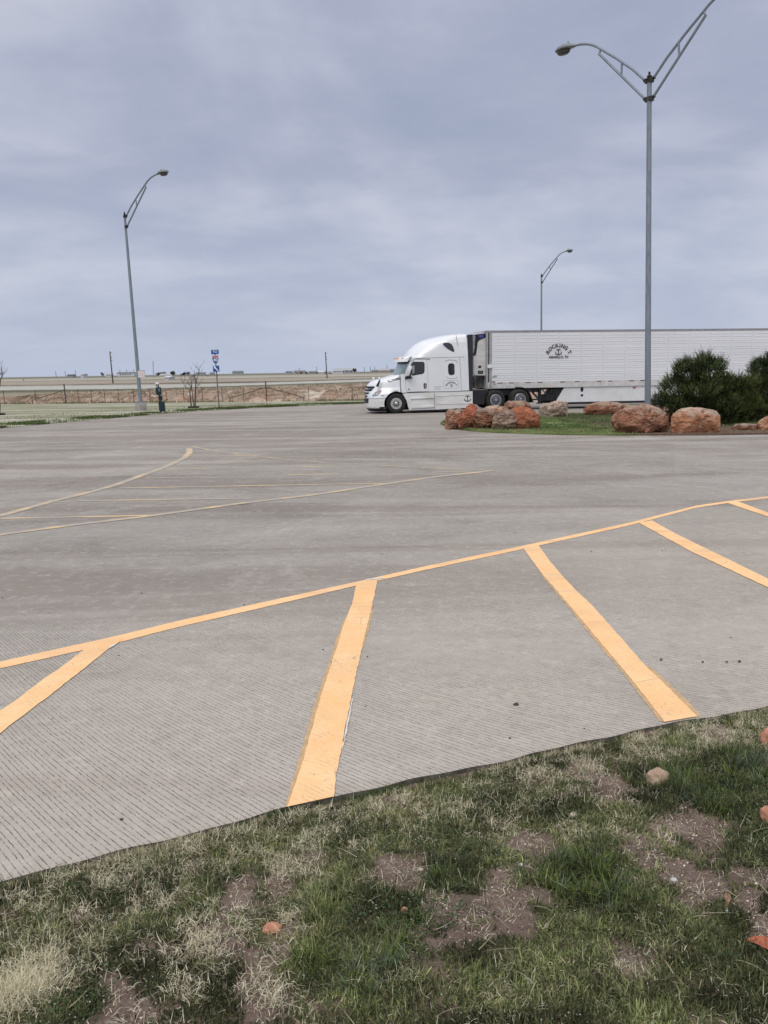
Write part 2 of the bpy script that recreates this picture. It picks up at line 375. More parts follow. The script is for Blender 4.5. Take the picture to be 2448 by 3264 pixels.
quad_strip(hatch, g2([(-1100, 2330), (-400, 2190), (-60, 2122), (0, 2110), (390, 2024), (560, 1982), (850, 1918), (1160, 1850), (1350, 1807), (1640, 1746), (2000, 1668), (2220, 1612), (2340, 1595), (2448, 1583), (2560, 1574), (2900, 1556), (3500, 1535)]),
           g2([(-1100, 2362), (-400, 2216), (-60, 2145), (0, 2132), (390, 2046), (560, 2002), (850, 1935), (1160, 1862), (1350, 1819), (1640, 1757), (2000, 1677), (2220, 1619), (2340, 1601), (2448, 1589), (2560, 1580), (2900, 1562), (3500, 1541)]), 0.004)
quad_strip(hatch, g2([(268, 2072), (203, 2123), (134, 2170), (54, 2232), (0, 2268), (-80, 2324), (-420, 2540)]), g2([(389, 2038), (376, 2051), (347, 2069), (264, 2136), (155, 2222), (36, 2311), (0, 2340), (-80, 2402), (-420, 2650)]), 0.006)
quad_strip(hatch, g2([(1135, 1866), (1123, 1924), (1112, 1951), (1093, 2000), (1070, 2076), (1040, 2167), (1013, 2255), (990, 2342), (964, 2433), (937, 2513), (916, 2574)]), g2([(1203, 1850), (1197, 1882), (1184, 1943), (1173, 1985), (1154, 2065), (1127, 2190), (1118, 2232), (1100, 2319), (1089, 2384), (1074, 2463), (1064, 2542)]), 0.006)
quad_strip(hatch, g2([(1667, 1748), (1728, 1831), (1804, 1918), (1876, 2005), (1958, 2102), (2034, 2194), (2118, 2304)]), g2([(1717, 1740), (1753, 1790), (1794, 1838), (1830, 1877), (1886, 1930), (1958, 2010), (2060, 2127), (2152, 2214), (2222, 2286)]), 0.006)
def run_on(pts, L):               # carry a painted edge on in a straight line to the near edge of the pavement
    P = g2(pts); d = P[-1]-P[-2]; d /= np.linalg.norm(d); q = P[-1].copy()
    while (q-KA)@kn < -0.06 and np.linalg.norm(q-P[-1]) < L: q = q+d*.03
    return P+[q]
quad_strip(hatch, run_on([(2036, 1667), (2200, 1758), (2448, 1874), (2520, 1908)], 9), run_on([(2078, 1660), (2150, 1700), (2448, 1846), (2520, 1880)], 9), 0.006)
quad_strip(hatch, run_on([(2318, 1604), (2448, 1648), (2520, 1672)], 12), run_on([(2352, 1599), (2448, 1635), (2520, 1659)], 12), 0.006)
ho = hatch.build('hatch_marking', M_PAINT); tag(ho, kind='structure')
ol = MB()                          # an older, misaligned coat showing along the edges
quad_strip(ol, g2([(1112, 1951), (1085, 2000), (1060, 2076), (1028, 2167), (998, 2255), (975, 2342), (948, 2433), (924, 2513), (908, 2574)]), g2([(1114, 1951), (1099, 2000), (1078, 2076), (1050, 2167), (1023, 2255), (1000, 2342), (974, 2433), (947, 2513), (930, 2570)]), 0.003, 0.003)
quad_strip(ol, g2([(1722, 1831), (1796, 1918), (1866, 2005), (1947, 2102), (2022, 2194), (2104, 2300)]), g2([(1735, 1831), (1812, 1918), (1884, 2005), (1966, 2102), (2042, 2194), (2126, 2300)]), 0.003, 0.003)
quad_strip(ol, g2([(2045, 2127), (2140, 2214), (2212, 2290)]), g2([(2072, 2124), (2168, 2212), (2236, 2284)]), 0.003, 0.003)
quad_strip(ol, g2([(1180, 1943), (1165, 1990), (1150, 2065)]), g2([(1190, 1943), (1180, 1990), (1159, 2065)]), 0.003, 0.002)
olo = ol.build('older_marking', mat('older_ochre_paint', (0.62, 0.40, 0.19), 0.8, c2=(0.40, 0.30, 0.19), scale=14)); tag(olo, kind='structure')
we = MB()
quad_strip(we, g2([(1121, 2232), (1105, 2310), (1091, 2390)]), g2([(1125, 2228), (1110, 2312), (1093, 2392)]), 0.008, 0.0015)
quad_strip(we, g2([(1165, 1848), (1220, 1842)]), g2([(1168, 1852), (1225, 1845)]), 0.008, 0.003)
quad_strip(we, g2([(348, 2062), (376, 2052)]), g2([(352, 2068), (384, 2048)]), 0.008, 0.002)
wo_ = we.build('old_white_marking', M_PAINTW); tag(wo_, kind='structure')
fh = MB()
def line(pts, w, z=0.004, mbx=None):
    P = np.array(g2(pts)); d = np.gradient(P, axis=0); d /= np.linalg.norm(d, axis=1)[:, None]; n = np.stack([-d[:, 1], d[:, 0]], 1)
    quad_strip(mbx or fh, list(P+n*w/2), list(P-n*w/2), z, 0.006, 0.25)
line([(-40, 1654), (0, 1645), (160, 1600), (260, 1576), (370, 1546), (440, 1520), (520, 1492), (560, 1474), (590, 1458), (603, 1444), (604, 1428)], 0.17, 0.006)
line([(-40, 1712), (0, 1705), (250, 1672), (480, 1645), (760, 1606), (1000, 1578), (1250, 1540), (1400, 1519), (1570, 1501)], 0.15, 0.006)
line([(614, 1424), (700, 1440), (790, 1450), (900, 1464), (1050, 1476), (1200, 1483), (1400, 1494), (1570, 1501)], 0.09)
for p in [[(604, 1454), (700, 1453), (800, 1452)], [(540, 1496), (750, 1492), (880, 1491), (1000, 1488), (1060, 1486)], [(460, 1524), (560, 1523), (660, 1520)],
          [(380, 1556), (560, 1553), (880, 1547), (1100, 1543), (1230, 1542)], [(180, 1600), (300, 1596), (560, 1592), (800, 1589)], [(0, 1653), (200, 1649), (400, 1645), (500, 1642)],
          [(700, 1470), (860, 1468)], [(920, 1514), (1080, 1511)], [(1380, 1506), (1500, 1503)]]:
    line(p, 0.10)
fo = fh.build('faded_hatch_marking', M_PAINTF); tag(fo, kind='structure')
M_JOINT = mat('dirty_joint', (0.12, 0.11, 0.10), 0.95, c2=(0.27, 0.25, 0.23), scale=4)
jn = MB()
for p, w in [([(0, 1426), (150, 1417), (330, 1409), (430, 1403)], .10), ([(150, 1548), (215, 1540), (240, 1538)], .05), ([(360, 1524), (420, 1519)], .05), ([(1342, 1397), (1430, 1397)], .10),
             ([(1462, 1408), (1535, 1404)], .08), ([(1268, 1432), (1312, 1429)], .05), ([(1378, 1386), (1500, 1385)], .05), ([(900, 1402), (1000, 1392), (1150, 1383)], .06), ([(1082, 1454), (1100, 1453)], .08),
             ([(1180, 1443), (1190, 1442)], .1), ([(1578, 1396), (1700, 1391)], .05), ([(760, 1611), (795, 1606)], .05), ([(1780, 1419), (1980, 1420), (2150, 1416)], .05), ([(1900, 1436), (2040, 1437)], .04), ([(2200, 1404), (2310, 1402)], .05),
             ([(1580, 1450), (1700, 1453)], .04)]:
    line(p, w, 0.003, jn)
jo = jn.build('joint_stain', M_JOINT); tag(jo, kind='structure')

# ---- lawn at the camera's feet
def lawn_z(X, Y):
    P = np.stack([X, Y], -1)-KA; d = P@kn
    return -0.028+0.218*sstep(0.0, 2.6, d)+0.010*np.sin(X*5.1+Y*2.3)*sstep(0.1, .5, d)+0.008*np.sin(X*11+1.7-Y*7.3)*sstep(.1, .4, d)
def soil_mat(name, c1, c2, c3):
    m, t, b = new_mat(name); o = t.nodes.new('ShaderNodeTexCoord').outputs['Object']
    base = ramp(t, noise(t, o, 6, 6, 0.65), [(0.3, c1), (0.5, c2), (0.7, c3)])
    base = mix(t, 0.5, base, ramp(t, noise(t, o, 90, 4, 0.7), [(0.3, tuple(v*.55 for v in c1)), (0.6, c2), (0.75, tuple(min(1, v*1.5) for v in c3))]))
    t.links.new(base, b.inputs['Base Color']); b.inputs['Roughness'].default_value = 0.95; b.inputs['Specular IOR Level'].default_value = 0.1
    bn = N(t, 'ShaderNodeBump', Strength=1.0, Distance=0.03); t.links.new(noise(t, o, 38, 7, 0.8), bn.inputs['Height']); t.links.new(bn.outputs[0], b.inputs['Normal'])
    return m
M_SOIL = soil_mat('reddish_soil', (0.17, 0.12, 0.096), (0.32, 0.235, 0.19), (0.50, 0.395, 0.33))
ds = np.concatenate([[-0.05], np.arange(0.0, 4.0, 0.04), np.arange(4, 14, 0.8)]); ts = np.concatenate([np.arange(-20, -2, 1.0), np.arange(-2, 8, 0.04), np.arange(8, 40, 1.0)])
V = []; 
for d in ds:
    for t_ in ts:
        p = kerb_pt(t_)+kn*(d) if -1.2 < t_ < 6.2 else KA+kd*t_+kn*d
        V.append((p[0], p[1], 0))
V = np.array(V); V[:, 2] = lawn_z(V[:, 0], V[:, 1])
nmn = np.array([mnoise.noise(Vector((x*9, y*9, 0))) for x, y, _ in V]); V[:, 2] += nmn*0.008
nr, nc = len(ds), len(ts); ii = np.arange(nr-1)[:, None]*nc+np.arange(nc-1)[None]; F = np.stack([ii, ii+1, ii+nc+1, ii+nc], -1).reshape(-1, 4)
me = np_mesh('lawn', V, [F]); me.shade_smooth(); lawn = link('lawn', me, M_SOIL); tag(lawn, kind='structure')

# cover map: where soil, straw and green show (photograph positions thrown onto the ground)
def gp(x, y): 
    p = G(x, y, 0.0)
    for _ in range(4): p = G(x, y, float(lawn_z(p[0], p[1])))
    return p
DIRT = [(1590, 2850, 150), (1500, 2920, 110), (1650, 2920, 90), (1290, 2775, 70), (1380, 2900, 70), (1690, 2690, 60), (1690, 2740, 55), (1960, 2505, 70), (1880, 2480, 50), (2035, 2700, 65), (2080, 2740, 70), (2230, 2600, 60), (2240, 2660, 75),
        (2190, 2790, 85), (2250, 2800, 60), (2400, 2780, 70), (2380, 2870, 80), (2440, 2930, 70), (760, 2870, 90), (880, 2830, 60), (380, 3190, 80), (440, 3230, 70), (830, 3090, 70), (820, 3150, 60), (720, 2900, 60), (1640, 2860, 60), (2110, 2660, 40)]
STRAW = [(90, 3130, 130), (60, 3200, 120), (130, 3070, 80), (200, 2820, 110), (320, 2790, 90), (80, 2870, 110), (280, 2900, 70), (640, 2680, 90), (740, 2650, 90), (900, 2620, 110), (1020, 2590, 90), (1250, 2560, 80), (1310, 2590, 70), (960, 2770, 80), (880, 2790, 50),
         (620, 3010, 100), (700, 3040, 90), (640, 3120, 80), (930, 2960, 90), (900, 3040, 60), (1470, 2590, 50), (1700, 2500, 60), (1870, 2380, 80), (2080, 2370, 90), (2300, 2340, 100), (2400, 2370, 80), (1660, 2600, 60), (860, 3180, 80), (560, 2870, 40),
         (1130, 2700, 40), (330, 3120, 60), (2010, 3120, 70), (450, 2880, 30), (1950, 2640, 60), (1820, 2650, 60)]
LUSH = [(2180, 2510, 90), (2120, 2480, 70), (2250, 2540, 80), (2390, 2450, 100), (2440, 2480, 80), (2330, 2470, 60), (1180, 3100, 120), (1250, 3050, 90), (1020, 2880, 60), (1850, 2800, 110), (1950, 2830, 80), (1380, 2810, 60), (1000, 3060, 80), (1760, 2790, 80), (1300, 2980, 70)]
def blobs(lst):
    out = []
    for x, y, r in lst:
        c = gp(x, y)[:2]; a = gp(x+r, y)[:2]; b = gp(x, y+r)[:2]
        out.append((c, 1/max(np.linalg.norm(a-c), .02), 1/max(np.linalg.norm(b-c), .02), (a-c)/np.linalg.norm(a-c)))
    return out
BD, BS, BL = blobs(DIRT), blobs(STRAW), blobs(LUSH)
def field(bl, X, Y):
    r = np.zeros(len(X)); WARP = ((fbm(X*7, Y*7, 3)-.5)*1.9, (fbm(X*7+50, Y*7+20, 3)-.5)*1.9)
    for c, ia, ib, e in bl:
        dx, dy = X-c[0], Y-c[1]; u = (dx*e[0]+dy*e[1])*ia; v = (-dx*e[1]+dy*e[0])*ib; wv = WARP; u = u+wv[0]; v = v+wv[1]
        r = np.maximum(r, np.exp(-(u*u+v*v)*1.35))
    return r
_perm = RNG.permutation(256); _perm = np.concatenate([_perm, _perm])
def vnoise(X, Y):
    xi = np.floor(X).astype(int); yi = np.floor(Y).astype(int); xf = X-xi; yf = Y-yi
    def h(a, b): return _perm[(_perm[a & 255]+b) & 255]/255.0
    u = xf*xf*(3-2*xf); v = yf*yf*(3-2*yf)
    return lerp(lerp(h(xi, yi), h(xi+1, yi), u), lerp(h(xi, yi+1), h(xi+1, yi+1), u), v)
def fbm(X, Y, o=3):
    s = 0; a = 0.5; t = 0
    for i in range(o): s = s+a*vnoise(X*2**i+17*i, Y*2**i+5*i); t += a; a *= .5
    return s/t

def blades(P, h, w, az, lean, curl, col, segs=3, tipfade=1.15):
    """P (n,3) roots; grows curved tapering blades and returns verts, face arrays, colours"""
    n = len(P); dirx = np.stack([np.cos(az), np.sin(az)], 1); side = np.stack([-np.sin(az), np.cos(az)], 1)
    pos = P.copy(); ang = lean.copy(); V = []; C = []
    for k in range(segs+1):
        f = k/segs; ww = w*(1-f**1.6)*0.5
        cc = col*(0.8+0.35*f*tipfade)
        if k < segs:
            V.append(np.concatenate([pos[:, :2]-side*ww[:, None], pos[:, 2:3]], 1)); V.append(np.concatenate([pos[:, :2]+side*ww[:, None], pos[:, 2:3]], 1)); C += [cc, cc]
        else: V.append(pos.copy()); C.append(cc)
        st = h/segs
        pos = pos+np.concatenate([dirx*(np.sin(ang)*st)[:, None], (np.cos(ang)*st)[:, None]], 1); ang = ang+curl/segs
    m = 2*segs+1; V = np.stack(V, 1).reshape(-1, 3); C = np.clip(np.stack(C, 1).reshape(-1, 3), 0, 1); b = (np.arange(n)*m)[:, None]
    Q = [b+np.array([[2*k, 2*k+1, 2*k+3, 2*k+2]]) for k in range(segs-1)]; T = b+np.array([[2*segs-2, 2*segs-1, 2*segs]])
    return V, (np.concatenate(Q) if Q else np.zeros((0, 4), int)), T, C
def build_blades(name, parts, m):
    off = 0; VV = []; QQ = []; TT = []; CC = []
    for V, Q, T, C in parts: VV.append(V); QQ.append(Q+off); TT.append(T+off); CC.append(C); off += len(V)
    me = np_mesh(name, np.concatenate(VV), [f for f in (np.concatenate(QQ), np.concatenate(TT)) if len(f)], np.concatenate(CC)); return link(name, me, m)
def rcol(n, c1, c2, j=0.12):
    t = RNG.random((n, 1)); return np.clip((np.array(c1)*(1-t)+np.array(c2)*t)*(1+RNG.normal(0, j, (n, 1))), 0.004, 1)
M_BLADE = attr_mat('grass_blade', 0.6, 0.25); M_STRAW = attr_mat('straw_blade', 0.85, 0.2)
# sample lawn area (kerb coordinates), only where it can show
def sample_lawn(n):
    core = RNG.random(n) < .8; t = np.where(core, RNG.uniform(-1.0, 5.9, n), RNG.uniform(-4.5, 10, n)); d = np.where(core, RNG.uniform(-0.02, 2.6, n), RNG.uniform(-0.02, 3.4, n))
    X = KA[0]+kd[0]*t+kn[0]*d; Y = KA[1]+kd[1]*t+kn[1]*d
    ok = ((Y > 2.05) & (np.abs(X) < 0.55*Y+0.35)) | (~core & (Y > .9))
    L = np.linalg.norm(KB-KA); bow = (KM-KA)@kn; tt = np.clip(t/L, -.2, 1.2); d = d-4*bow*tt*(1-tt); ok &= d > -0.002
    return X[ok], Y[ok], d[ok]
parts_g = []; parts_s = []
X, Y, D = sample_lawn(1050000)
dirt, straw, lush = field(BD, X, Y), field(BS, X, Y), field(BL, X, Y)
nz = fbm(X*4.5, Y*4.5, 4); nz2 = fbm(X*9+40, Y*9, 3)
pg = np.clip(1.15-2.1*dirt-0.8*straw+(nz-0.5)*2.8, 0.02, 1)
keep = RNG.random(len(X)) < pg; X1, Y1 = X[keep], Y[keep]; n = len(X1); lu = lush[keep]; s1 = straw[keep]; z1 = lawn_z(X1, Y1)
far = sstep(2.3, 4.5, Y1)
c = rcol(n, (0.036, 0.052, 0.016), (0.25, 0.28, 0.115), 0.35); yel = (RNG.random(n) < 0.13+0.35*s1)[:, None]
c = np.where(yel, rcol(n, (0.22, 0.22, 0.09), (0.42, 0.38, 0.2)), c)
patchy = np.clip((fbm(X1*3.6+21, Y1*3.6+4, 3)-.36)*3.2, 0, 1); c = c*(0.42+0.75*patchy)[:, None]; c = c*(0.25+0.9*nz2[keep]+0.75*np.clip((fbm(X1*26, Y1*26, 2)-.35)*1.6, 0, 1))[:, None]  # clump tone is random; the fine noise paints shade between blades into colour
h = RNG.gamma(5, 0.0062, n)*(0.75+0.5*lu)*(.45+1.2*fbm(X1*6+3, Y1*6+8, 2))+0.007
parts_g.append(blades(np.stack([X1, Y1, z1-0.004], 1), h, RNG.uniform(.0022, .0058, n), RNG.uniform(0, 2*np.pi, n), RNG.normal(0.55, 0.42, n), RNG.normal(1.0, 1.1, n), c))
# tall lush tufts
tn = 230; cx = RNG.uniform(-1.6, 3.0, 9000); cy = RNG.uniform(2.2, 5.4, 9000); fl = field(BL, cx, cy)
dd = (np.stack([cx, cy], 1)-KA)@kn; sel = np.where((RNG.random(9000) < fl*1.2+0.03) & (dd > 0.12))[0][:420]
for i in sel:
    m_ = int(RNG.integers(10, 38)); a = RNG.uniform(0, 2*np.pi, m_); r = np.abs(RNG.normal(0, 0.022, m_)); x = cx[i]+np.cos(a)*r; y = cy[i]+np.sin(a)*r
    hh = RNG.uniform(.03, .12, m_)*(0.55+0.5*fl[i]); blu = RNG.random() < 0.3
    base_c = rcol(m_, (0.06, 0.09, 0.05), (0.20, 0.24, 0.17)) if blu else rcol(m_, (0.04, 0.07, 0.012), (0.17, 0.235, 0.055))
    if fl[i] < .25: base_c = rcol(m_, (0.06, 0.095, 0.03), (0.2, 0.23, 0.09))
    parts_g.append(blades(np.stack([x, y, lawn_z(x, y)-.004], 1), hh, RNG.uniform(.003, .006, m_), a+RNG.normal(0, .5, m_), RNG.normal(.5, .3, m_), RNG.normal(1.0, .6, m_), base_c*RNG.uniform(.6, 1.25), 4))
n = 16000; tq = RNG.uniform(-1.1, 6.1, n); dq = np.abs(RNG.normal(0, .035, n)); kp_ = np.array([kerb_pt(t_) for t_ in tq]); Xk = kp_[:, 0]+kn[0]*dq; Yk = kp_[:, 1]+kn[1]*dq
kk = (np.abs(Xk) < .55*Yk+.3) & (RNG.random(n) < np.clip((fbm(Xk*5, Yk*5, 3)-.3)*3.5, .05, 1)); Xk, Yk = Xk[kk], Yk[kk]; n = len(Xk); cg = rcol(n, (0.04, 0.07, 0.018), (0.14, 0.18, 0.07), .25); cs_ = rcol(n, (0.30, 0.27, 0.16), (0.66, 0.6, 0.42), .15)
pk_ = (fbm(Xk*3+9, Yk*3, 3) > .48)[:, None]; parts_g.append(blades(np.stack([Xk, Yk, lawn_z(Xk, Yk)-.003], 1), RNG.uniform(.015, .055, n), RNG.uniform(.0018, .004, n), RNG.normal(math.atan2(-kn[1], -kn[0]), 1.1, n), RNG.normal(.4, .35, n), RNG.normal(.8, .8, n), np.where(pk_, cs_, cg)))
# small broad leaves of weeds hugging the ground
X, Y, D = sample_lawn(80000); nzw = fbm(X*3+90, Y*3+11, 3); kp = RNG.random(len(X)) < np.clip((nzw-0.46)*5-1.5*field(BD, X, Y)-field(BS, X, Y)*.8, 0, 1); X, Y = X[kp], Y[kp]; n = len(X)
parts_g.append(blades(np.stack([X, Y, lawn_z(X, Y)+RNG.uniform(0, .03, n)], 1), RNG.uniform(.008, .018, n), RNG.uniform(.006, .011, n), RNG.uniform(0, 6.28, n), RNG.uniform(.8, 1.5, n), RNG.normal(0, .5, n), rcol(n, (0.03, 0.06, 0.02), (0.09, 0.14, 0.06), .2), 2))
X, Y, D = sample_lawn(5200); k = (fbm(X*4+70, Y*4, 3) > .5) & (field(BD, X, Y) < .5); X, Y = X[k], Y[k]; n = len(X)
parts_g.append(blades(np.stack([X, Y, lawn_z(X, Y)+RNG.uniform(.012, .04, n)], 1), RNG.uniform(.004, .008, n), RNG.uniform(.004, .007, n), RNG.uniform(0, 6.28, n), RNG.uniform(.9, 1.5, n), RNG.normal(0, .5, n), rcol(n, (0.30, 0.34, 0.26), (0.62, 0.62, 0.60), .15), 2))
gr = build_blades('grass', parts_g, M_BLADE); tag(gr, 'short green turf with tufts and weeds on the near lawn', 'grass', kind='stuff')
# straw: dead pale blades, curly, mostly lying flat
X, Y, D = sample_lawn(340000); dirt, straw = field(BD, X, Y), field(BS, X, Y); nz = fbm(X*5+33, Y*5+7, 4)
edge = np.exp(-((D-0.15)/0.22)**2)*1.0
fb = np.clip((fbm(X*15+5, Y*15+2, 3)-.36)*4.5, 0, 1); ps = np.clip(0.03+straw*0.95*fb+edge*(nz > 0.36)*fb+(nz-0.50)*1.9*(1-dirt)*fb+0.10*dirt, 0.02, 1); kp = RNG.random(len(X)) < ps*0.95
X, Y = X[kp], Y[kp]; st = straw[kp]; n = len(X)
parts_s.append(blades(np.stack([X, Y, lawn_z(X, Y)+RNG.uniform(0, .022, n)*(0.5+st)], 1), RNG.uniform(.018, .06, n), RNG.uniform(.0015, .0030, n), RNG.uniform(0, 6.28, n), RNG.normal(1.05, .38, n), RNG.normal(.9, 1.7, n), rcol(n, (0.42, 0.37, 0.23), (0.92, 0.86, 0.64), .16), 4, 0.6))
def mound(px, py, rpx, n, hmax):
    c0 = gp(px, py); r0 = np.linalg.norm(gp(px+rpx, py)-c0); a = RNG.uniform(0, 6.28, n); q = np.abs(RNG.normal(0, .5, n))*r0; X = c0[0]+np.cos(a)*q; Y = c0[1]+np.sin(a)*q
    return blades(np.stack([X, Y, lawn_z(X, Y)+RNG.uniform(0, .02, n)], 1), RNG.uniform(.03, hmax, n), RNG.uniform(.0015, .003, n), a+RNG.normal(0, 1.4, n), RNG.normal(.95, .4, n), RNG.normal(1.0, 1.3, n), rcol(n, (0.50, 0.45, 0.28), (0.90, 0.84, 0.62), .12), 4, .6)
for q_ in [(60, 3170, 170, 1900, .09), (160, 3070, 90, 350, .07), (640, 3010, 120, 250, .06), (700, 2660, 120, 220, .05), (960, 2600, 130, 200, .05), (330, 2830, 110, 150, .05)]: parts_s.append(mound(*q_))
n = 230; X = RNG.uniform(-1.6, 2.8, n); Y = RNG.uniform(2.2, 5, n); ok = ((np.stack([X, Y], 1)-KA)@kn) > 0.08; X, Y = X[ok], Y[ok]; n = len(X)
parts_s.append(blades(np.stack([X, Y, lawn_z(X, Y)+.03], 1), RNG.uniform(.08, .16, n), RNG.uniform(.002, .0035, n), RNG.uniform(0, 6.28, n), RNG.normal(1.25, .2, n), RNG.normal(.5, .5, n), rcol(n, (0.4, 0.36, 0.24), (0.62, 0.58, 0.42)), 5, 0.3))
gs = build_blades('dry_grass', parts_s, M_STRAW); tag(gs, 'pale dead curled grass lying through the near lawn', 'dry grass', kind='stuff')
# gravel
def pebble_mesh(name, n, fn, m, smin, smax):
    ic = bmesh.new(); bmesh.ops.create_icosphere(ic, subdivisions=1, radius=1); ic.verts.ensure_lookup_table()
    bv = np.array([v.co[:] for v in ic.verts]); bf = np.array([[v.index for v in f.verts] for f in ic.faces]); ic.free()
    P = fn(n); k = len(P); s = smin+(smax-smin)*RNG.random(k)**3
    V = bv[None]*(1+RNG.normal(0, .16, (k, len(bv), 1))); V = V*(s[:, None]*np.stack([np.ones(k), RNG.uniform(.6, 1, k), RNG.uniform(.4, .8, k)], 1))[:, None, :]
    a = RNG.uniform(0, 6.28, k); R = np.zeros((k, 3, 3)); R[:, 0, 0] = np.cos(a); R[:, 0, 1] = -np.sin(a); R[:, 1, 0] = np.sin(a); R[:, 1, 1] = np.cos(a); R[:, 2, 2] = 1
    V = np.einsum('kij,kvj->kvi', R, V)+P[:, None, :]; c = np.where(RNG.random((k, 1)) < .6, rcol(k, (0.17, 0.12, 0.095), (0.36, 0.27, 0.22), .2), rcol(k, (0.36, 0.29, 0.23), (0.66, 0.60, 0.55), .15)); C = np.repeat(c[:, None], len(bv), 1)
    F = (bf[None]+(np.arange(k)*len(bv))[:, None, None]).reshape(-1, 3); return link(name, np_mesh(name, V.reshape(-1, 3), [F], C.reshape(-1, 3)), m)
def gravel_pts(n):
    X, Y, D = sample_lawn(n); k = RNG.random(len(X)) < np.clip(field(BD, X, Y)*1.3-.2, 0.02, 1); X, Y = X[k], Y[k]; return np.stack([X, Y, lawn_z(X, Y)+.001], 1)
M_GRAV = attr_mat('gravel_stone', 0.9, 0.0)
gv = pebble_mesh('gravel', 60000, gravel_pts, M_GRAV, 0.0015, 0.0075); tag(gv, 'small pale pebbles scattered over the bare soil patches', 'gravel', kind='stuff')
def litter_pts(n):
    X = RNG.uniform(-6, 7, n); Y = RNG.uniform(3.2, 13, n); ok = ((np.stack([X, Y], 1)-KA)@kn) < -0.05; return np.stack([X[ok], Y[ok], np.full(ok.sum(), .002)], 1)
lt = pebble_mesh('grit', 260, litter_pts, mat('dark_grit', (0.06, 0.05, 0.04), 0.95), 0.003, 0.011); tag(lt, 'dark crumbs of grit scattered over the concrete', 'grit', kind='stuff')

# ================================================================== FAR LAND
FA, FB = G(38/2.37, 1080+495/2.37)[:2], G(1337/2.552+600, 1080+505/2.552)[:2]
fdir = (FB-FA)/np.linalg.norm(FB-FA); fnrm = np.array([-fdir[1], fdir[0]])
if fnrm[1] < 0: fnrm = -fnrm
def land_z(X, Y):
    P = np.stack([X, Y], -1)-FA; s = P@fnrm; t = P@fdir
    top = 0.50+0.55*np.clip(t/32, -0.3, 2.0)
    inside = -0.02+0*s
    dz = np.interp(s, [-1, 0, 2.5, 5.5, 8.5], [0, 0, -0.9, -1.5, -1.5])
    rise = sstep(8.5, 16.0, s)
    z = dz*(1-rise)+top*rise
    z = np.where(s > 16, top+(0.75-top)*sstep(30, 500, s), z)
    rg = np.exp(-((s-12.5)/3.6)**2)
    return z, s, t, rg
rr = [3.0]
while rr[-1] < 9000: rr.append(rr[-1]*(1.11 if rr[-1] < 38 else (1.0075 if rr[-1] < 125 else (1.02 if rr[-1] < 400 else 1.07))))
rr = np.array(rr); aa = np.concatenate([np.arange(-180, -36, 6), np.arange(-36, 12, 0.22), np.arange(12, 40, 1.0), np.arange(40, 181, 7)]); aa = np.radians(aa)
RRg, AAg = np.meshgrid(rr, aa, indexing='ij'); X = RRg*np.sin(AAg); Y = RRg*np.cos(AAg); Z, S, T, RG = land_z(X, Y)
gul = np.array([mnoise.fractal(Vector((t*0.55+s*0.35, s*0.22, 3.0)), 0.8, 2.1, 5) for s, t in zip(S.ravel(), T.ravel())]).reshape(S.shape)
Z = Z+gul*0.42*RG+np.where(S > 16, gul*0.05, 0); Z = np.where(S < -0.3, -0.42, Z)
nr, nc = X.shape; ii = np.arange(nr-1)[:, None]*nc+np.arange(nc-1)[None]; F = np.stack([ii, ii+1, ii+nc+1, ii+nc], -1).reshape(-1, 4)
me = np_mesh('field', np.stack([X.ravel(), Y.ravel(), Z.ravel()], 1), [F]); me.shade_smooth()
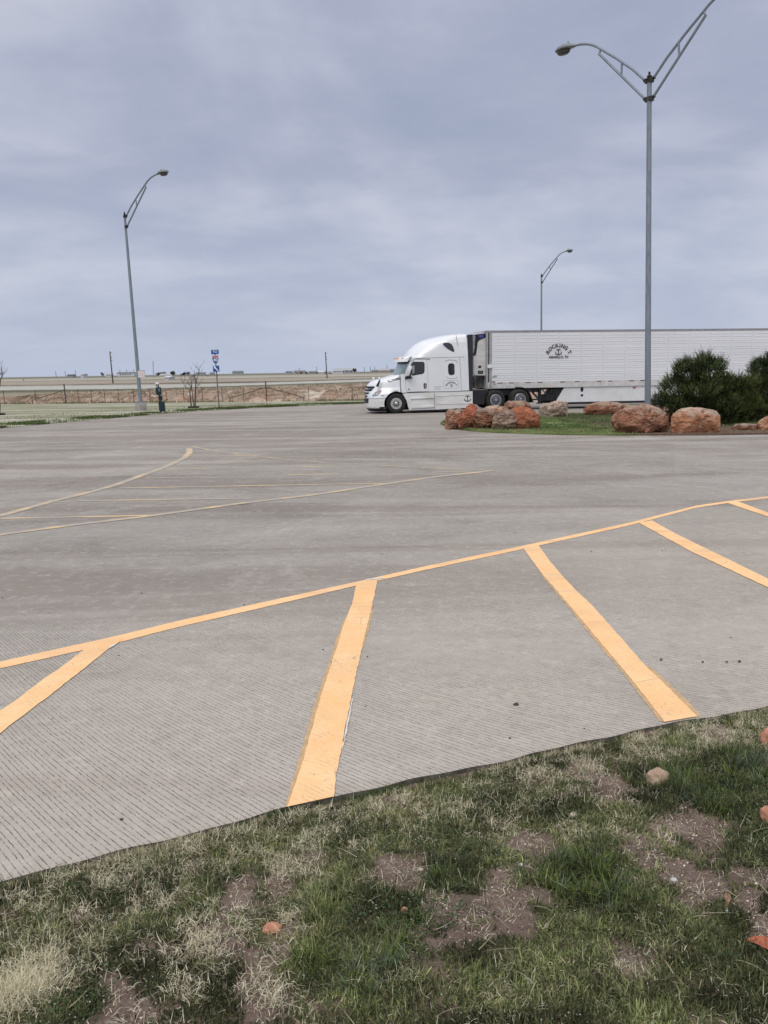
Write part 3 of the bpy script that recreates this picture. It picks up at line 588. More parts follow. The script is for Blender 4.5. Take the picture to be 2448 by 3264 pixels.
def field_mat():
    m, t, b = new_mat('dry_fields'); o = t.nodes.new('ShaderNodeTexCoord').outputs['Object']
    def dot(v, c):
        n = t.nodes.new('ShaderNodeVectorMath'); n.operation = 'DOT_PRODUCT'; t.links.new(o, n.inputs[0]); n.inputs[1].default_value = v; return mth(t, 'SUBTRACT', n.outputs['Value'], c)
    s = dot((*fnrm, 0), float(FA@fnrm)); tt = dot((*fdir, 0), float(FA@fdir))
    cb = t.nodes.new('ShaderNodeCombineXYZ'); t.links.new(tt, cb.inputs[0]); t.links.new(s, cb.inputs[1]); st = cb.outputs[0]
    wob = mth(t, 'SUBTRACT', noise(t, mapping(t, st, (0.02, 0.05, 1)), 1.0, 4, 0.6), 0.5)
    wob = mth(t, 'ADD', wob, mth(t, 'MULTIPLY', mth(t, 'SUBTRACT', noise(t, mapping(t, st, (0.12, 0.2, 1)), 1.0, 5, .7), .5), .35)); ls = mth(t, 'LOGARITHM', mth(t, 'MAXIMUM', s, 1.0), 10.0)
    f = mth(t, 'DIVIDE', mth(t, 'ADD', ls, mth(t, 'MULTIPLY', wob, 0.22)), 4.0)
    def p(v): return math.log10(v)/4
    tan, pale, dk, pink, grn = (0.33, 0.305, 0.235), (0.50, 0.495, 0.455), (0.10, 0.105, 0.075), (0.36, 0.305, 0.26), (0.125, 0.145, 0.105)
    col = ramp(t, f, [(0, tan), (p(17), tan), (p(26), (0.27, .25, .17)), (p(33), dk), (p(42), dk), (p(47), pale), (p(78), pale), (p(90), (0.36, .34, .30)), (p(96), (0.12, .11, .085)), (p(108), (0.12, .11, .085)), (p(118), pink), (p(190), (0.37, .33, .27)),
                      (p(225), (0.16, .15, .11)), (p(250), (0.46, .44, .38)), (p(480), (0.33, .30, .25)), (p(620), grn), (p(1500), (0.15, .165, .14)), (p(2500), (0.3, .3, .27)), (p(6000), (0.26, .28, .28))])
    n1 = noise(t, mapping(t, st, (0.05, 0.5, 1)), 1.0, 5, 0.65); col = mix(t, ramp(t, n1, [(0.35, 0.0), (0.7, 0.45)]), col, (0.19, 0.165, 0.12))
    n3 = noise(t, mapping(t, st, (0.35, 1.0, 1)), 1.0, 8, 0.8); col = mix(t, ramp(t, n3, [(0.45, 0.0), (0.75, 0.5)]), col, (0.48, 0.46, 0.40))
    # eroded bank
    bn1 = noise(t, mapping(t, st, (0.7, 0.45, 1), (0, 0, rad(24))), 1.0, 6, 0.7, 0.6)
    bank = ramp(t, bn1, [(0.30, (0.20, 0.12, 0.09)), (0.40, (0.38, 0.24, 0.18)), (0.50, (0.50, 0.355, 0.275)), (0.60, (0.56, 0.48, 0.40)), (0.75, (0.34, 0.30, 0.23))])
    hi = ramp(t, mth(t, 'DIVIDE', mth(t, 'ADD', s, mth(t, 'MULTIPLY', mth(t, 'SUBTRACT', bn1, .5), 6)), 20.0), [(0.60, 0.0), (0.68, 0.8)])
    bank = mix(t, hi, bank, ramp(t, noise(t, mapping(t, st, (1.2, 1.2, 1)), 1.0, 5, .7), [(0.35, (0.12, 0.095, 0.07)), (0.62, (0.33, 0.26, 0.19))]))
    slump = noise(t, mapping(t, st, (0.28, 0.5, 1), (0, 0, rad(-28))), 1.0, 6, .7, .8); bank = mix(t, ramp(t, slump, [(0.56, 0.0), (0.64, .75)]), bank, (0.62, .57, .47)); bank = mix(t, ramp(t, slump, [(0.36, .8), (0.44, 0.0)]), bank, (0.10, .08, .055))
    isb = ramp(t, mth(t, 'DIVIDE', mth(t, 'ADD', s, mth(t, 'MULTIPLY', mth(t, 'SUBTRACT', n3, .5), 3)), 20.0), [(0.80, 1.0), (0.86, 0.0)])
    col = mix(t, isb, col, bank)
    t.links.new(col, b.inputs['Base Color']); b.inputs['Roughness'].default_value = 1.0; b.inputs['Specular IOR Level'].default_value = 0.0
    bm_ = N(t, 'ShaderNodeBump', Strength=0.8, Distance=0.25); t.links.new(noise(t, st, 1.7, 6, .7), bm_.inputs['Height']); t.links.new(bm_.outputs[0], b.inputs['Normal'])
    return m
fld = link('field', me, field_mat()); tag(fld, kind='structure')
# verge of mown dead grass between lot and fence
def verge_mat():
    m, t, b = new_mat('bleached_turf'); o = t.nodes.new('ShaderNodeTexCoord').outputs['Object']
    n1 = noise(t, mapping(t, o, (0.10, 0.5, 1), (0, 0, rad(16))), 1.0, 5, 0.6, 0.5)
    col = ramp(t, n1, [(0.36, (0.17, 0.165, 0.10)), (0.45, (0.34, 0.325, 0.25)), (0.6, (0.45, 0.43, 0.355))])
    n2 = noise(t, mapping(t, o, (0.8, 2.5, 1)), 1.0, 6, 0.75); n4 = noise(t, mapping(t, o, (0.06, 0.9, 1), (0, 0, rad(14))), 1.0, 4, .6); col = mix(t, ramp(t, n2, [(0.48, 0.0), (0.72, 0.75)]), col, (0.17, 0.17, 0.10)); col = mix(t, ramp(t, n4, [(0.5, 0.0), (0.6, 0.6)]), col, (0.14, 0.17, 0.075))
    t.links.new(col, b.inputs['Base Color']); b.inputs['Roughness'].default_value = 1.0; b.inputs['Specular IOR Level'].default_value = 0.0
    return m
M_VERGE = verge_mat()
fl_pts = [FA-fdir*90, FA-fdir*10, FA, FA+fdir*10, FA+fdir*20, FB, FB+fdir*4]+[FB+fdir*20, FB+fdir*45]
vp = fl_pts+[np.array([38, 69.6]), np.array([30, 68.8])]+far_l[::-1]+[np.array([-21, 28]), np.array([-27, 8]), np.array([-40, -20]), np.array([-160, -20])]
vg = ngon_sheet([p+0.0 for p in vp], -0.5, 0.025).build('verge', M_VERGE); tag(vg, kind='structure')
# grass along the far kerb, fence foot and island
def fringe(pts, n, spread, hmin, hmax, wmin, wmax, c1, c2, z0, off=0.0):
    P = np.array(pts); dd = np.concatenate([[0], np.cumsum(np.linalg.norm(np.diff(P, axis=0), axis=1))]); s = RNG.uniform(0, dd[-1], n)
    x = np.interp(s, dd, P[:, 0]); y = np.interp(s, dd, P[:, 1]); gx = np.interp(s+.3, dd, P[:, 0])-np.interp(s-.3, dd, P[:, 0]); gy = np.interp(s+.3, dd, P[:, 1])-np.interp(s-.3, dd, P[:, 1]); L = np.hypot(gx, gy)+1e-6
    o = off+RNG.random(n)**1.5*spread; x, y = x-gy/L*o, y+gx/L*o
    den = fbm(x*.7, y*.7, 3); k = RNG.random(n) < np.clip((den-.42)*5, .03, 1); x, y = x[k], y[k]; n = len(x)
    return blades(np.stack([x, y, np.full(n, z0)], 1), RNG.uniform(hmin, hmax, n), RNG.uniform(wmin, wmax, n), RNG.uniform(0, 6.28, n), RNG.normal(.3, .3, n), RNG.normal(.6, .5, n), rcol(n, c1, c2, .2), 2)
ffr = build_blades('verge_grass', [fringe(far_l, 46000, 2.0, .05, .13, .02, .05, (0.05, 0.09, 0.02), (0.16, 0.2, 0.07), .02, 0.0),
                                   fringe(far_l, 9000, 6.0, .03, .08, .03, .06, (0.15, 0.17, 0.08), (0.4, 0.4, 0.27), .02, 0.8),
                                   fringe([FA-fdir*20, FB+fdir*8], 9000, .7, .1, .3, .02, .05, (0.16, 0.15, 0.07), (0.42, 0.36, 0.24), .02, -.3)], M_BLADE)
tag(ffr, 'green grass fringe along the far pavement edge and fence foot', 'grass', kind='stuff')
# tufts on the eroded bank
n = 15000; t_ = RNG.uniform(-8, 46, n); s_ = RNG.uniform(0.5, 19, n); dn = fbm(t_*.5, s_*.7, 3); k = RNG.random(n) < np.clip((dn-.38)*3.2, 0.03, 1); t_, s_ = t_[k], s_[k]; n = len(t_)
X = FA[0]+fdir[0]*t_+fnrm[0]*s_; Y = FA[1]+fdir[1]*t_+fnrm[1]*s_; Zt, _, _, rg_ = land_z(X, Y)
gg = np.array([mnoise.fractal(Vector((a*0.55+b*0.35, b*0.22, 3.0)), 0.8, 2.1, 5) for a, b in zip(t_, s_)]); Zt = Zt+gg*.42*rg_
m_ = 4; X = np.repeat(X, m_)+RNG.normal(0, .12, n*m_); Y = np.repeat(Y, m_)+RNG.normal(0, .12, n*m_); Zt = np.repeat(Zt, m_); cc = np.repeat(rcol(n, (0.30, 0.19, 0.13), (0.66, 0.54, 0.40), .2), m_, 0)
dk_ = np.repeat(RNG.random(n) < .2, m_); cc[dk_] *= .35
bk = build_blades('bank_grass', [blades(np.stack([X, Y, Zt-.03], 1), RNG.uniform(.08, .30, n*m_), RNG.uniform(.03, .07, n*m_), RNG.uniform(0, 6.28, n*m_), RNG.normal(.35, .3, n*m_), RNG.normal(.6, .4, n*m_), cc, 2)], M_STRAW)
tag(bk, 'dry grass tufts on the reddish eroded bank behind the fence', 'dry grass', kind='stuff')

# ---- island of grass in the lot
isl_px = [(1403, 1352), (1440, 1366), (1500, 1375), (1575, 1380), (1650, 1383), (1800, 1387), (1960, 1389), (2150, 1388), (2300, 1387), (2448, 1385)]
isl_b = [(2448, 1338), (2100, 1326), (1800, 1321), (1650, 1325), (1520, 1330), (1430, 1338)]
ip = [G(*p)[:2] for p in isl_px]; ib = [G(*p)[:2] for p in isl_b]
ib_r = [np.array([22, 32.5]), np.array([24, 28.5]), np.array([19, 24.8])]
island_poly = ip+[ib_r[2], ib_r[1], ib_r[0]]+ib
def turf_mat():
    m, t, b = new_mat('island_turf'); o = t.nodes.new('ShaderNodeTexCoord').outputs['Object']
    n1 = noise(t, mapping(t, o, (0.4, 1, 1)), 0.8, 5, 0.6); col = ramp(t, n1, [(0.35, (0.07, 0.12, 0.035)), (0.5, (0.14, 0.18, 0.07)), (0.68, (0.27, 0.27, 0.13))])
    sp = t.nodes.new('ShaderNodeSeparateXYZ'); t.links.new(o, sp.inputs[0])
    mulch = ramp(t, mth(t, 'DIVIDE', mth(t, 'ADD', sp.outputs[0], mth(t, 'MULTIPLY', noise(t, o, 1.2, 3), 1.5)), 20.0), [(0.415, 0.0), (0.44, 1.0)])
    col = mix(t, mulch, col, ramp(t, noise(t, o, 8, 5, .7), [(0.35, (0.09, 0.06, 0.045)), (0.65, (0.2, 0.14, 0.11))]))
    t.links.new(col, b.inputs['Base Color']); b.inputs['Roughness'].default_value = 1.0; b.inputs['Specular IOR Level'].default_value = 0.0; return m
isl = ngon_sheet(island_poly, -0.02, 0.05).build('island', turf_mat()); tag(isl, kind='structure')
def in_poly(X, Y, P):
    r = np.zeros(len(X), bool); j = len(P)-1
    for i in range(len(P)):
        xi, yi = P[i]; xj, yj = P[j]; c_ = ((yi > Y) != (yj > Y)) & (X < (xj-xi)*(Y-yi)/(yj-yi+1e-12)+xi); r ^= c_; j = i
    return r
n = 200000; X = RNG.uniform(2, 20, n); Y = RNG.uniform(24, 40, n); k = in_poly(X, Y, island_poly); X, Y = X[k], Y[k]
ff = fbm(X*.9, Y*.9, 3); mulch = sstep(7.6, 8.6, X)*(sstep(31, 29, Y+0*X)); k = RNG.random(len(X)) < np.clip((ff-.25)*3, .15, 1)*(1-.93*mulch); X, Y, ff = X[k], Y[k], ff[k]; n = len(X)
frontd = np.array([0.0]*n); fp = np.array(ip); frontd = Y-np.interp(X, fp[:, 0], fp[:, 1])
pale = np.clip(1-frontd/2.2, 0, 1)*.8+(ff > .62)*.5
ci = rcol(n, (0.065, 0.11, 0.035), (0.17, 0.22, 0.09), .2)*(1-pale[:, None])+rcol(n, (0.24, 0.26, 0.11), (0.4, 0.4, 0.2), .15)*pale[:, None]
ig = build_blades('island_grass', [blades(np.stack([X, Y, np.full(n, .045)], 1), RNG.uniform(.03, .11, n), RNG.uniform(.008, .02, n), RNG.uniform(0, 6.28, n), RNG.normal(.3, .3, n), RNG.normal(.6, .5, n), ci, 2)], M_BLADE)
tag(ig, 'fresh green turf growing on the boulder island', 'grass', kind='stuff')
#@@PART2
# ================================================================== SHARED MATERIALS
M_GALV = mat('weathered_galvanised_steel', (0.19, 0.225, 0.265), 0.55, 0.25, c2=(0.27, 0.31, 0.35), scale=5, stretch=(3, 3, .5))
M_DKST = mat('dark_steel', (0.03, 0.03, 0.032), 0.55, 0.3)
M_BASEC = mat('cast_concrete', (0.36, 0.34, 0.32), 0.9, var=.3, scale=4, bump=.3)
M_WHITE = mat('white_truck_paint', (0.80, 0.82, 0.84), 0.28, var=.05, scale=1.5, coat=.3)
M_WHITE2 = mat('dusty_white_paint', (0.80, 0.81, 0.81), 0.45, c2=(0.62, 0.61, 0.57), scale=1.4, stretch=(.6, 1, 2))
M_TRAIL = mat('trailer_white_skin', (0.78, 0.795, 0.82), 0.42, c2=(0.71, 0.725, 0.75), scale=.8, stretch=(.3, 1, 1.5))
M_BLACK = mat('black_plastic', (0.012, 0.013, 0.016), 0.5)
M_NAVY = mat('dark_grey_rubber_flap', (0.028, 0.030, 0.042), 0.6, var=.3, scale=3)
M_RUB = mat('tyre_rubber', (0.022, 0.021, 0.021), 0.85, var=.4, scale=8)
M_CHR = mat('polished_aluminium', (0.66, 0.65, 0.64), 0.32, 0.7, var=.2, scale=6)
M_GLASS = mat('dark_window_glass', (0.018, 0.024, 0.034), 0.06, spec=.8)
M_WGLASS = mat('windscreen_glass', (0.13, 0.18, 0.20), 0.05, c2=(0.25, 0.34, 0.34), scale=1.6, spec=.9)
M_SEAM = mat('panel_gap', (0.22, 0.23, 0.26), 0.7)
M_INK = mat('dark_brown_lettering', (0.055, 0.045, 0.04), 0.5)
M_AMB = mat('amber_lens', (0.75, 0.36, 0.20), 0.3)
M_REDT = mat('red_reflective_tape', (0.16, 0.05, 0.045), 0.5)
M_SILT = mat('silver_reflective_tape', (0.50, 0.50, 0.50), 0.4)

# ================================================================== STREET LAMPS
LAMP_PITCH = 0.0
def lamp_arm(root, az, top, Rr=1.9, rise=1.45, R2=3.28, rise2=1.87, r=0.045):
    """curved upper pipe, straight lower pipe, two ties, lamp head; az from +X"""
    e = np.array([math.cos(az), math.sin(az), 0]); z = np.array([0, 0, 1.])
    q = lambda a, h: tuple(e*a+z*(top+h))
    # upper pipe: straight from just under the top, then bending over to the head
    up = [q(.10, -.10), q(Rr*.33, rise*.30), q(Rr*.66, rise*.66), q(Rr, rise)]
    cx, cz = R2-.36, rise2-.01
    for f in (0.15, .3, .45, .6, .75, .9, 1.0):
        a = (1-f)**2*Rr+2*(1-f)*f*(Rr+.42)+f*f*cx; h = (1-f)**2*rise+2*(1-f)*f*(rise+.36)+f*f*cz; up.append(q(a, h))
    m = MB().tube(up, r, 8); a = m.build('arm', M_GALV, root, smooth=True)
    lo = MB().tube([q(.10, -.68), q(Rr+.06, rise-.14)], r, 8)
    lo.tube([q(Rr+.04, rise-.16), q(Rr-.02, rise+.02)], r*.8, 6); lo.tube([q(Rr*.56, -.68+(.56*Rr-.1)/(Rr-.04)*(rise+.54)), q(Rr*.55, rise*.55)], r*.8, 6); lo.build('strut', M_GALV, a, smooth=True)
    for h in (-.08, -.66): MB().tube([q(.06, h-.07), q(.06, h+.07)], .1, 10).tube([q(.0, h), q(.2, h+.05)], .06, 8).build('clamp', M_DKST, a)
    # cobra head
    hd = MB(); n = 14; secs = []
    prof = [(0, .05, .05, 0.0), (.10, .10, .08, .01), (.28, .17, .12, .02), (.50, .20, .15, .02), (.72, .18, .13, .0), (.86, .10, .09, -.02), (.90, .03, .03, -.03)]
    side = np.array([-e[1], e[0], 0]); o = np.array(q(cx-.04, cz-.02)); sl_ = 0.06
    for (d, w, hh, dz) in prof:
        c = o+e*d+z*(dz-d*-sl_)
        secs.append([tuple(c+side*w*math.cos(t)+z*(hh*math.sin(t)*(1 if math.sin(t) > 0 else .35))) for t in [2*math.pi*k/n for k in range(n)]])
    vs = [v for s_ in secs for v in s_]; fs = [(i*n+k, i*n+(k+1) % n, (i+1)*n+(k+1) % n, (i+1)*n+k) for i in range(len(secs)-1) for k in range(n)]+[tuple(range(n)), tuple((len(secs)-1)*n+k for k in range(n))]
    h = hd.add(vs, fs).build('lamp_head', mat('lamp_head_casting', (0.20, 0.225, 0.235), .6, .1), root, smooth=True)
    c = o+e*.56+z*(-.03); L = MB(); secs = []
    for rr_, dz in ((.20, .0), (.19, -.05), (.14, -.10), (.02, -.12)):
        secs.append([tuple(c+e*rr_*1.35*math.cos(t)+side*rr_*.85*math.sin(t)+z*dz) for t in [2*math.pi*k/n for k in range(n)]])
    vs = [v for s_ in secs for v in s_]; fs = [(i*n+k, i*n+(k+1) % n, (i+1)*n+(k+1) % n, (i+1)*n+k) for i in range(3) for k in range(n)]+[tuple(range(n)), tuple(3*n+k for k in range(n))]
    L.add(vs, fs).build('lens', mat('unlit_lamp_lens', (0.06, 0.06, 0.065), .3), h, smooth=True)
    c = o+e*.35+z*.13; MB().tube([tuple(c), tuple(c+z*.11)], .035, 8).build('photocell', mat('photocell_grey', (0.35, .36, .37), .5), h)
def lamp(base, toppx, height_hint, azs, label, group=None, concrete=True, r0=.115, r1=.07, plate=False):
    root = empty('street_lamp', tuple(base)); tag(root, label, 'street lamp', group)
    # solve pole height and lean so that the top sits where it stands in the photograph
    b = np.array(base); v = np.array([0., height_hint])
    for _ in range(60):
        P = b+[v[0], 0, v[1]]; p0 = np.array(PROJ(P)); J = np.stack([np.array(PROJ(P+[1e-3, 0, 0]))-p0, np.array(PROJ(P+[0, 0, 1e-3]))-p0], 1)/1e-3
        v = v-np.linalg.solve(J, p0-np.array(toppx))
    Lh = math.hypot(v[0], v[1]); root.rotation_euler = (0, math.atan2(v[0], v[1]), 0)
    z0 = 0.0
    if concrete:
        MB().lathe([(.34, -.1), (.34, .42), (.31, .46), (0.001, .46)], 20).build('footing', M_BASEC, root, smooth=True); z0 = .46
        MB().box(-.24, .24, -.24, .24, .46, .50).box(-.2, -.15, -.2, -.15, .5, .56).box(.15, .2, -.2, -.15, .5, .56).box(.15, .2, .15, .2, .5, .56).box(-.2, -.15, .15, .2, .5, .56).build('base_plate', M_GALV, root)
    m = MB(); n = 12; z1 = Lh-.1
    m.tube([(0, 0, z0), (0, 0, z1)], [r0, r1], n).build('pole', M_GALV, root, smooth=True)
    MB().lathe([(r1+.02, Lh-.16), (r1+.05, Lh-.10), (r1*.8, Lh-.06), (r1*1.1, Lh), (.03, Lh+.06), (.045, Lh+.11), (.001, Lh+.16)], 12).build('finial', M_DKST, root, smooth=True)
    for az in azs: lamp_arm(root, az, Lh-.05)
    if plate:
        MB().box(.02, .46, -.16, -.14, 1.95, 2.40).build('sign_plate', mat('faded_pink_sign', (0.62, 0.50, 0.50), .6, c2=(0.75, .70, .70), scale=12), root, bevel=.01)
    return root
lampA = G(2064, 1362, .05); lampA[2] = .05
lamp(lampA, (2070, 243), 11.8, [rad(-48.7), rad(131.3)], 'tall twin-arm street lamp rising behind the boulders, its right arm cut by the frame', r0=.108, r1=.08)
lampB = G(450, 1308, .02); lamp(lampB, (397, 683), 11.5, [rad(-32)], 'single-arm street lamp on a round concrete footing at the far pavement edge', 'single-arm street lamps', plate=True)
pc = CAMP+ray(1728, 1040)*(84/ray(1728, 1040)[1]); lamp((pc[0], 84, 0), (1726, 876), 11.2, [rad(-52)], 'distant single-arm street lamp standing up from behind the long white trailer', 'single-arm street lamps')

# ================================================================== TRACTOR
p0 = G(1263, 1318.5); YAWT, PIT = rad(9), rad(0.9)
bx = np.array([math.cos(YAWT), math.sin(YAWT), 0]); by = np.array([-math.sin(YAWT), math.cos(YAWT), 0])
troot = empty('semi_tractor', tuple(p0+by*1.25), (0, -PIT, YAWT))
tag(troot, 'white long-nose sleeper tractor with black gap flaps, parked nose to the left', 'truck')
bpy.context.view_layer.update(); TM = troot.matrix_world.copy(); TMI = np.array(TM.inverted())
def PT(x, y, yl=-1.22, MI=None):
    """photograph position -> (x, z) in the vehicle's own frame, on the plane y = yl"""
    Mi = TMI if MI is None else MI
    o = Mi[:3, :3]@CAMP+Mi[:3, 3]; d = Mi[:3, :3]@ray(x, y); t = (yl-o[1])/d[1]; p = o+d*t; return float(p[0]), float(p[2])
def PTL(pts, yl=-1.22, MI=None): return [PT(x, y, yl, MI) for x, y in pts]
def r6(x, y): return (1150+x/5.027, 1030+y/5.027)        # positions read in enlarged crops of the photograph
def stack(levels, np_=26, ns=10):
    """levels: (z, nose_x, half_width, nose_length, exponent, rear_x) -> rounded plan outlines stacked up"""
    m = MB(); rows = []
    for z, un, hw, L, p, ur in levels:
        L = min(L, ur-un-.01); row = []
        for k in range(ns): row.append((lerp(ur, un+L, k/ns), -hw, z))
        for k in range(np_+1):
            th = -math.pi/2+math.pi*k/np_; c, s_ = abs(math.cos(th)), math.sin(th)
            row.append((un+L*(1-c**(2/p)), math.copysign(hw*abs(s_)**(2/p), s_), z))
        for k in range(1, ns+1): row.append((lerp(un+L, ur, k/ns), hw, z))
        rows.append(row)
    n = len(rows[0]); m.add([v for r_ in rows for v in r_], [(i*n+k, i*n+k+1, (i+1)*n+k+1, (i+1)*n+k) for i in range(len(rows)-1) for k in range(n-1)]
          + [(i*n+n-1, i*n, (i+1)*n, (i+1)*n+n-1) for i in range(len(rows)-1)]+[tuple(range(n)), tuple((len(rows)-1)*n+k for k in range(n))])
    return m
def cut_arch(m, cx, cz, R):
    """remove faces within a wheel arch on both sides and pull the rim onto the circle"""
    V = np.array(m.v); d = np.hypot(V[:, 0]-cx, V[:, 2]-cz); side = np.abs(V[:, 1]) > .55
    ins = (d < R) & side; keep = [f for f in m.f if not all(ins[i] for i in f) and not (len(f) > 4) and not (any(ins[i] for i in f) and (np.ptp(V[list(f), 1]) > .4 or (d[list(f)] < R*.55).any()))]
    for i in np.where(ins & (d > R*.55))[0]:
        k = R/max(d[i], 1e-3); V[i, 0] = cx+(V[i, 0]-cx)*k; V[i, 2] = cz+(V[i, 2]-cz)*k
    m.v = [tuple(v) for v in V]; m.f = keep; return m
WX, WZ = PT(1263.3, 1288.6, -1.2); WZ = .50
DX = PT(1580.4, 1278.5, -1.2)[0]; DX2 = DX+1.32
cowl = PT(1277, 1195, -1.1); gapx = PT(1277, 1225)[0]; gapb = PT(1277, 1251)[1]
# --- hood, with its plan shrinking upwards
hs = [PT(x, y, -.35) for x, y in [(1168, 1272), (1167.5, 1262), (1168, 1250), (1170, 1240), (1173, 1230), (1177.5, 1223), (1184, 1217), (1197, 1211), (1216, 1206), (1240, 1199), (1258, 1194.5)]]
hz_ = [p[1] for p in hs]; hx_ = [p[0] for p in hs]; bot = .80
lv = []
for z in np.concatenate([np.linspace(bot, 1.55, 26), np.linspace(1.57, hz_[-1], 16)]):
    un = interp(z, hz_, hx_); hw = interp(z, [.8, 1.02, 1.12, 1.35, 1.6, 1.9], [1.22, 1.22, 1.17, 1.10, 1.08, 1.04]); L = interp(z, [.8, 1.1, 1.4, 1.7, 2.0], [1.0, 1.3, 1.75, 1.9, 2.0]); p = interp(z, [.8, 1.3, 1.9], [2.5, 2.2, 2.0])
    lv.append((z, un, hw, L, p, gapx-.015))
hood = cut_arch(stack(lv, 60, 60), WX, WZ, .62).build('hood', M_WHITE, troot, smooth=True)
# --- bumper
bs = [PT(x, y, -.35) for x, y in [(1172, 1303), (1169, 1298), (1168, 1285), (1168, 1272)]]
lv = [(z, interp(z, [bs[0][1], bs[1][1], bs[2][1], bs[3][1]], [p[0] for p in bs])-.01, 1.235, .95, 2.5, WX-.2) for z in np.linspace(.30, bot-.02, 14)]
bump = cut_arch(stack(lv, 50, 40), WX, WZ, .63).build('bumper', M_WHITE2, troot, smooth=True)
lv = [(z, bs[0][0]+interp(z, [.12, .3], [.14, -.015]), interp(z, [.12, .3], [1.1, 1.24]), .9, 2.4, WX-.5) for z in np.linspace(.13, .37, 6)]
stack(lv, 40, 8).build('air_dam', M_BLACK, bump, smooth=True)
# --- grille slots across the nose
gz = [PT(1171, y, -.35)[1] for y in (1234.5, 1243.5, 1253.5, 1263.5)]
for k, z in enumerate(gz):
    un = interp(z, hz_, hx_); lv = [(zz_, un+.01-.035, .72-.02*k, .40, 2.3, un+.30) for zz_ in (z-.045, z-.03, z+.03, z+.045)]
    stack(lv, 30, 2).build('grille_slot', M_BLACK, hood, smooth=True)
un = interp(.66, [bs[0][1], bs[3][1]], [bs[0][0], bs[3][0]]); stack([(z, un-.05, .80, .40, 2.4, un+.3) for z in (.56, .60, .74, .78)], 30, 2).build('lower_grille', M_BLACK, bump, smooth=True)
def sidepoly(name, px, y0, y1, m, parent, both=False, bevel=0, yl=-1.22):
    mb = MB().prism(PTL(px, yl), y0, y1)
    if both: mb.prism(PTL(px, yl), -y0, -y1)
    return mb.build(name, m, parent, bevel=bevel)
def sh(pts, f):                    # enlarged-crop position lists
    return [f(*p) for p in pts]
r1c = lambda x, y: (1150+x/10.369, 1180+y/10.369)
r2c = lambda x, y: (1250+x/12.76, 1120+y/12.76)
def on_hood(z, x):                  # y of the near hood side at x, z
    un = interp(z, hz_, hx_); hw = interp(z, [.8, 1.02, 1.12, 1.35, 1.6, 1.9], [1.22, 1.22, 1.17, 1.10, 1.08, 1.04]); L = interp(z, [.8, 1.1, 1.4, 1.7, 2.0], [1.0, 1.3, 1.75, 1.9, 2.0]); p = interp(z, [.8, 1.3, 1.9], [2.5, 2.2, 2.0])
    L = min(L, gapx-.015-un-.01); q = np.clip((x-un)/L, 0, 1); return hw*(1-(1-q)**p)**(1/p) if q < 1 else hw
def drape(name, px, m, parent, off=.012, both=True, sub=3):
    """a panel that follows the hood's own surface"""
    bm = bmesh.new(); yl = -1.0; pts = PTL(px, yl)
    for _ in range(3): pts = [PT(x, y, -on_hood(min(max(q[1], .8), hz_[-1]), q[0])) for (x, y), q in zip(px, pts)]
    f = bm.faces.new([bm.verts.new((x, 0, z)) for x, z in pts]); bmesh.ops.triangulate(bm, faces=[f])
    bmesh.ops.subdivide_edges(bm, edges=bm.edges[:], cuts=sub, use_grid_fill=True)
    mb = MB(); 
    for s_ in ((-1, 1) if both else (-1,)):
        a = [(v.co.x, s_*(on_hood(min(max(v.co.z, .8), hz_[-1]), v.co.x)+off), v.co.z) for v in bm.verts]; b_ = [(x, y-s_*.03, z) for x, y, z in a]
        bm.verts.index_update(); fs = [tuple(v.index for v in f.verts) for f in bm.faces]; n = len(a)
        be = [(e.verts[0].index, e.verts[1].index) for e in bm.edges if len(e.link_faces) == 1]
        mb.add(a+b_, fs+[tuple(i+n for i in f) for f in fs]+[(i, j, j+n, i+n) for i, j in be])
    bm.free(); return mb.build(name, m, parent)
hl = drape('headlight', sh([(375, 870), (395, 810), (470, 725), (560, 675), (640, 660), (690, 665), (680, 715), (620, 790), (560, 840), (470, 865)], r1c), mat('headlight_lens', (0.20, 0.21, 0.24), .15, c2=(0.34, .36, .40), scale=9, spec=.8), troot, .006)
drape('indicator', sh([(610, 690), (640, 670), (688, 668), (670, 725), (615, 785), (595, 770), (640, 700)], r1c), mat('dull_red_amber', (0.42, 0.10, 0.05), .3), hl, .014)
drape('projector', sh([(515, 830), (510, 780), (535, 765), (560, 780), (550, 830)], r1c), M_CHR, hl, .014); drape('projector', sh([(440, 835), (440, 795), (465, 785), (475, 820), (465, 840)], r1c), M_CHR, hl, .014)
hv = drape('hood_vent', sh([(875, 345), (1010, 310), (1200, 255), (1310, 235), (1318, 300), (1100, 345), (950, 398), (925, 395)], r1c), M_BLACK, troot, .006)
drape('trim', sh([(925, 352), (1100, 308), (1290, 262), (1292, 278), (1100, 330), (950, 368)], r1c), M_CHR, hv, .016)
drape('unit_number', sh([(670, 828), (775, 818), (780, 852), (675, 864)], r1c), mat('faint_grey_print', (0.30, 0.32, 0.36), .6), hood, .006, both=False)
# hood mirrors
for s_ in (-1, 1):
    a = PT(*r1c(540, 540), -1.0); b_ = PT(*r1c(635, 310), -1.0); hm = MB().tube([(a[0], s_*1.0, a[1]), (lerp(a[0], b_[0], .6), s_*1.03, lerp(a[1], b_[1], .6)), (b_[0], s_*1.02, b_[1])], [.075, .05, .03], 8)
    o = hm.build('hood_mirror', M_BLACK, troot, smooth=True); c = PT(*r1c(620, 285), -1.0)
    MB().lathe([(.001, -.10), (.045, -.08), (.065, -.02), (.065, .04), (.04, .07), (.001, .08)], 14, c=(c[0]-.01, s_*1.03, c[1])).build('mirror_head', M_WHITE, o, smooth=True)
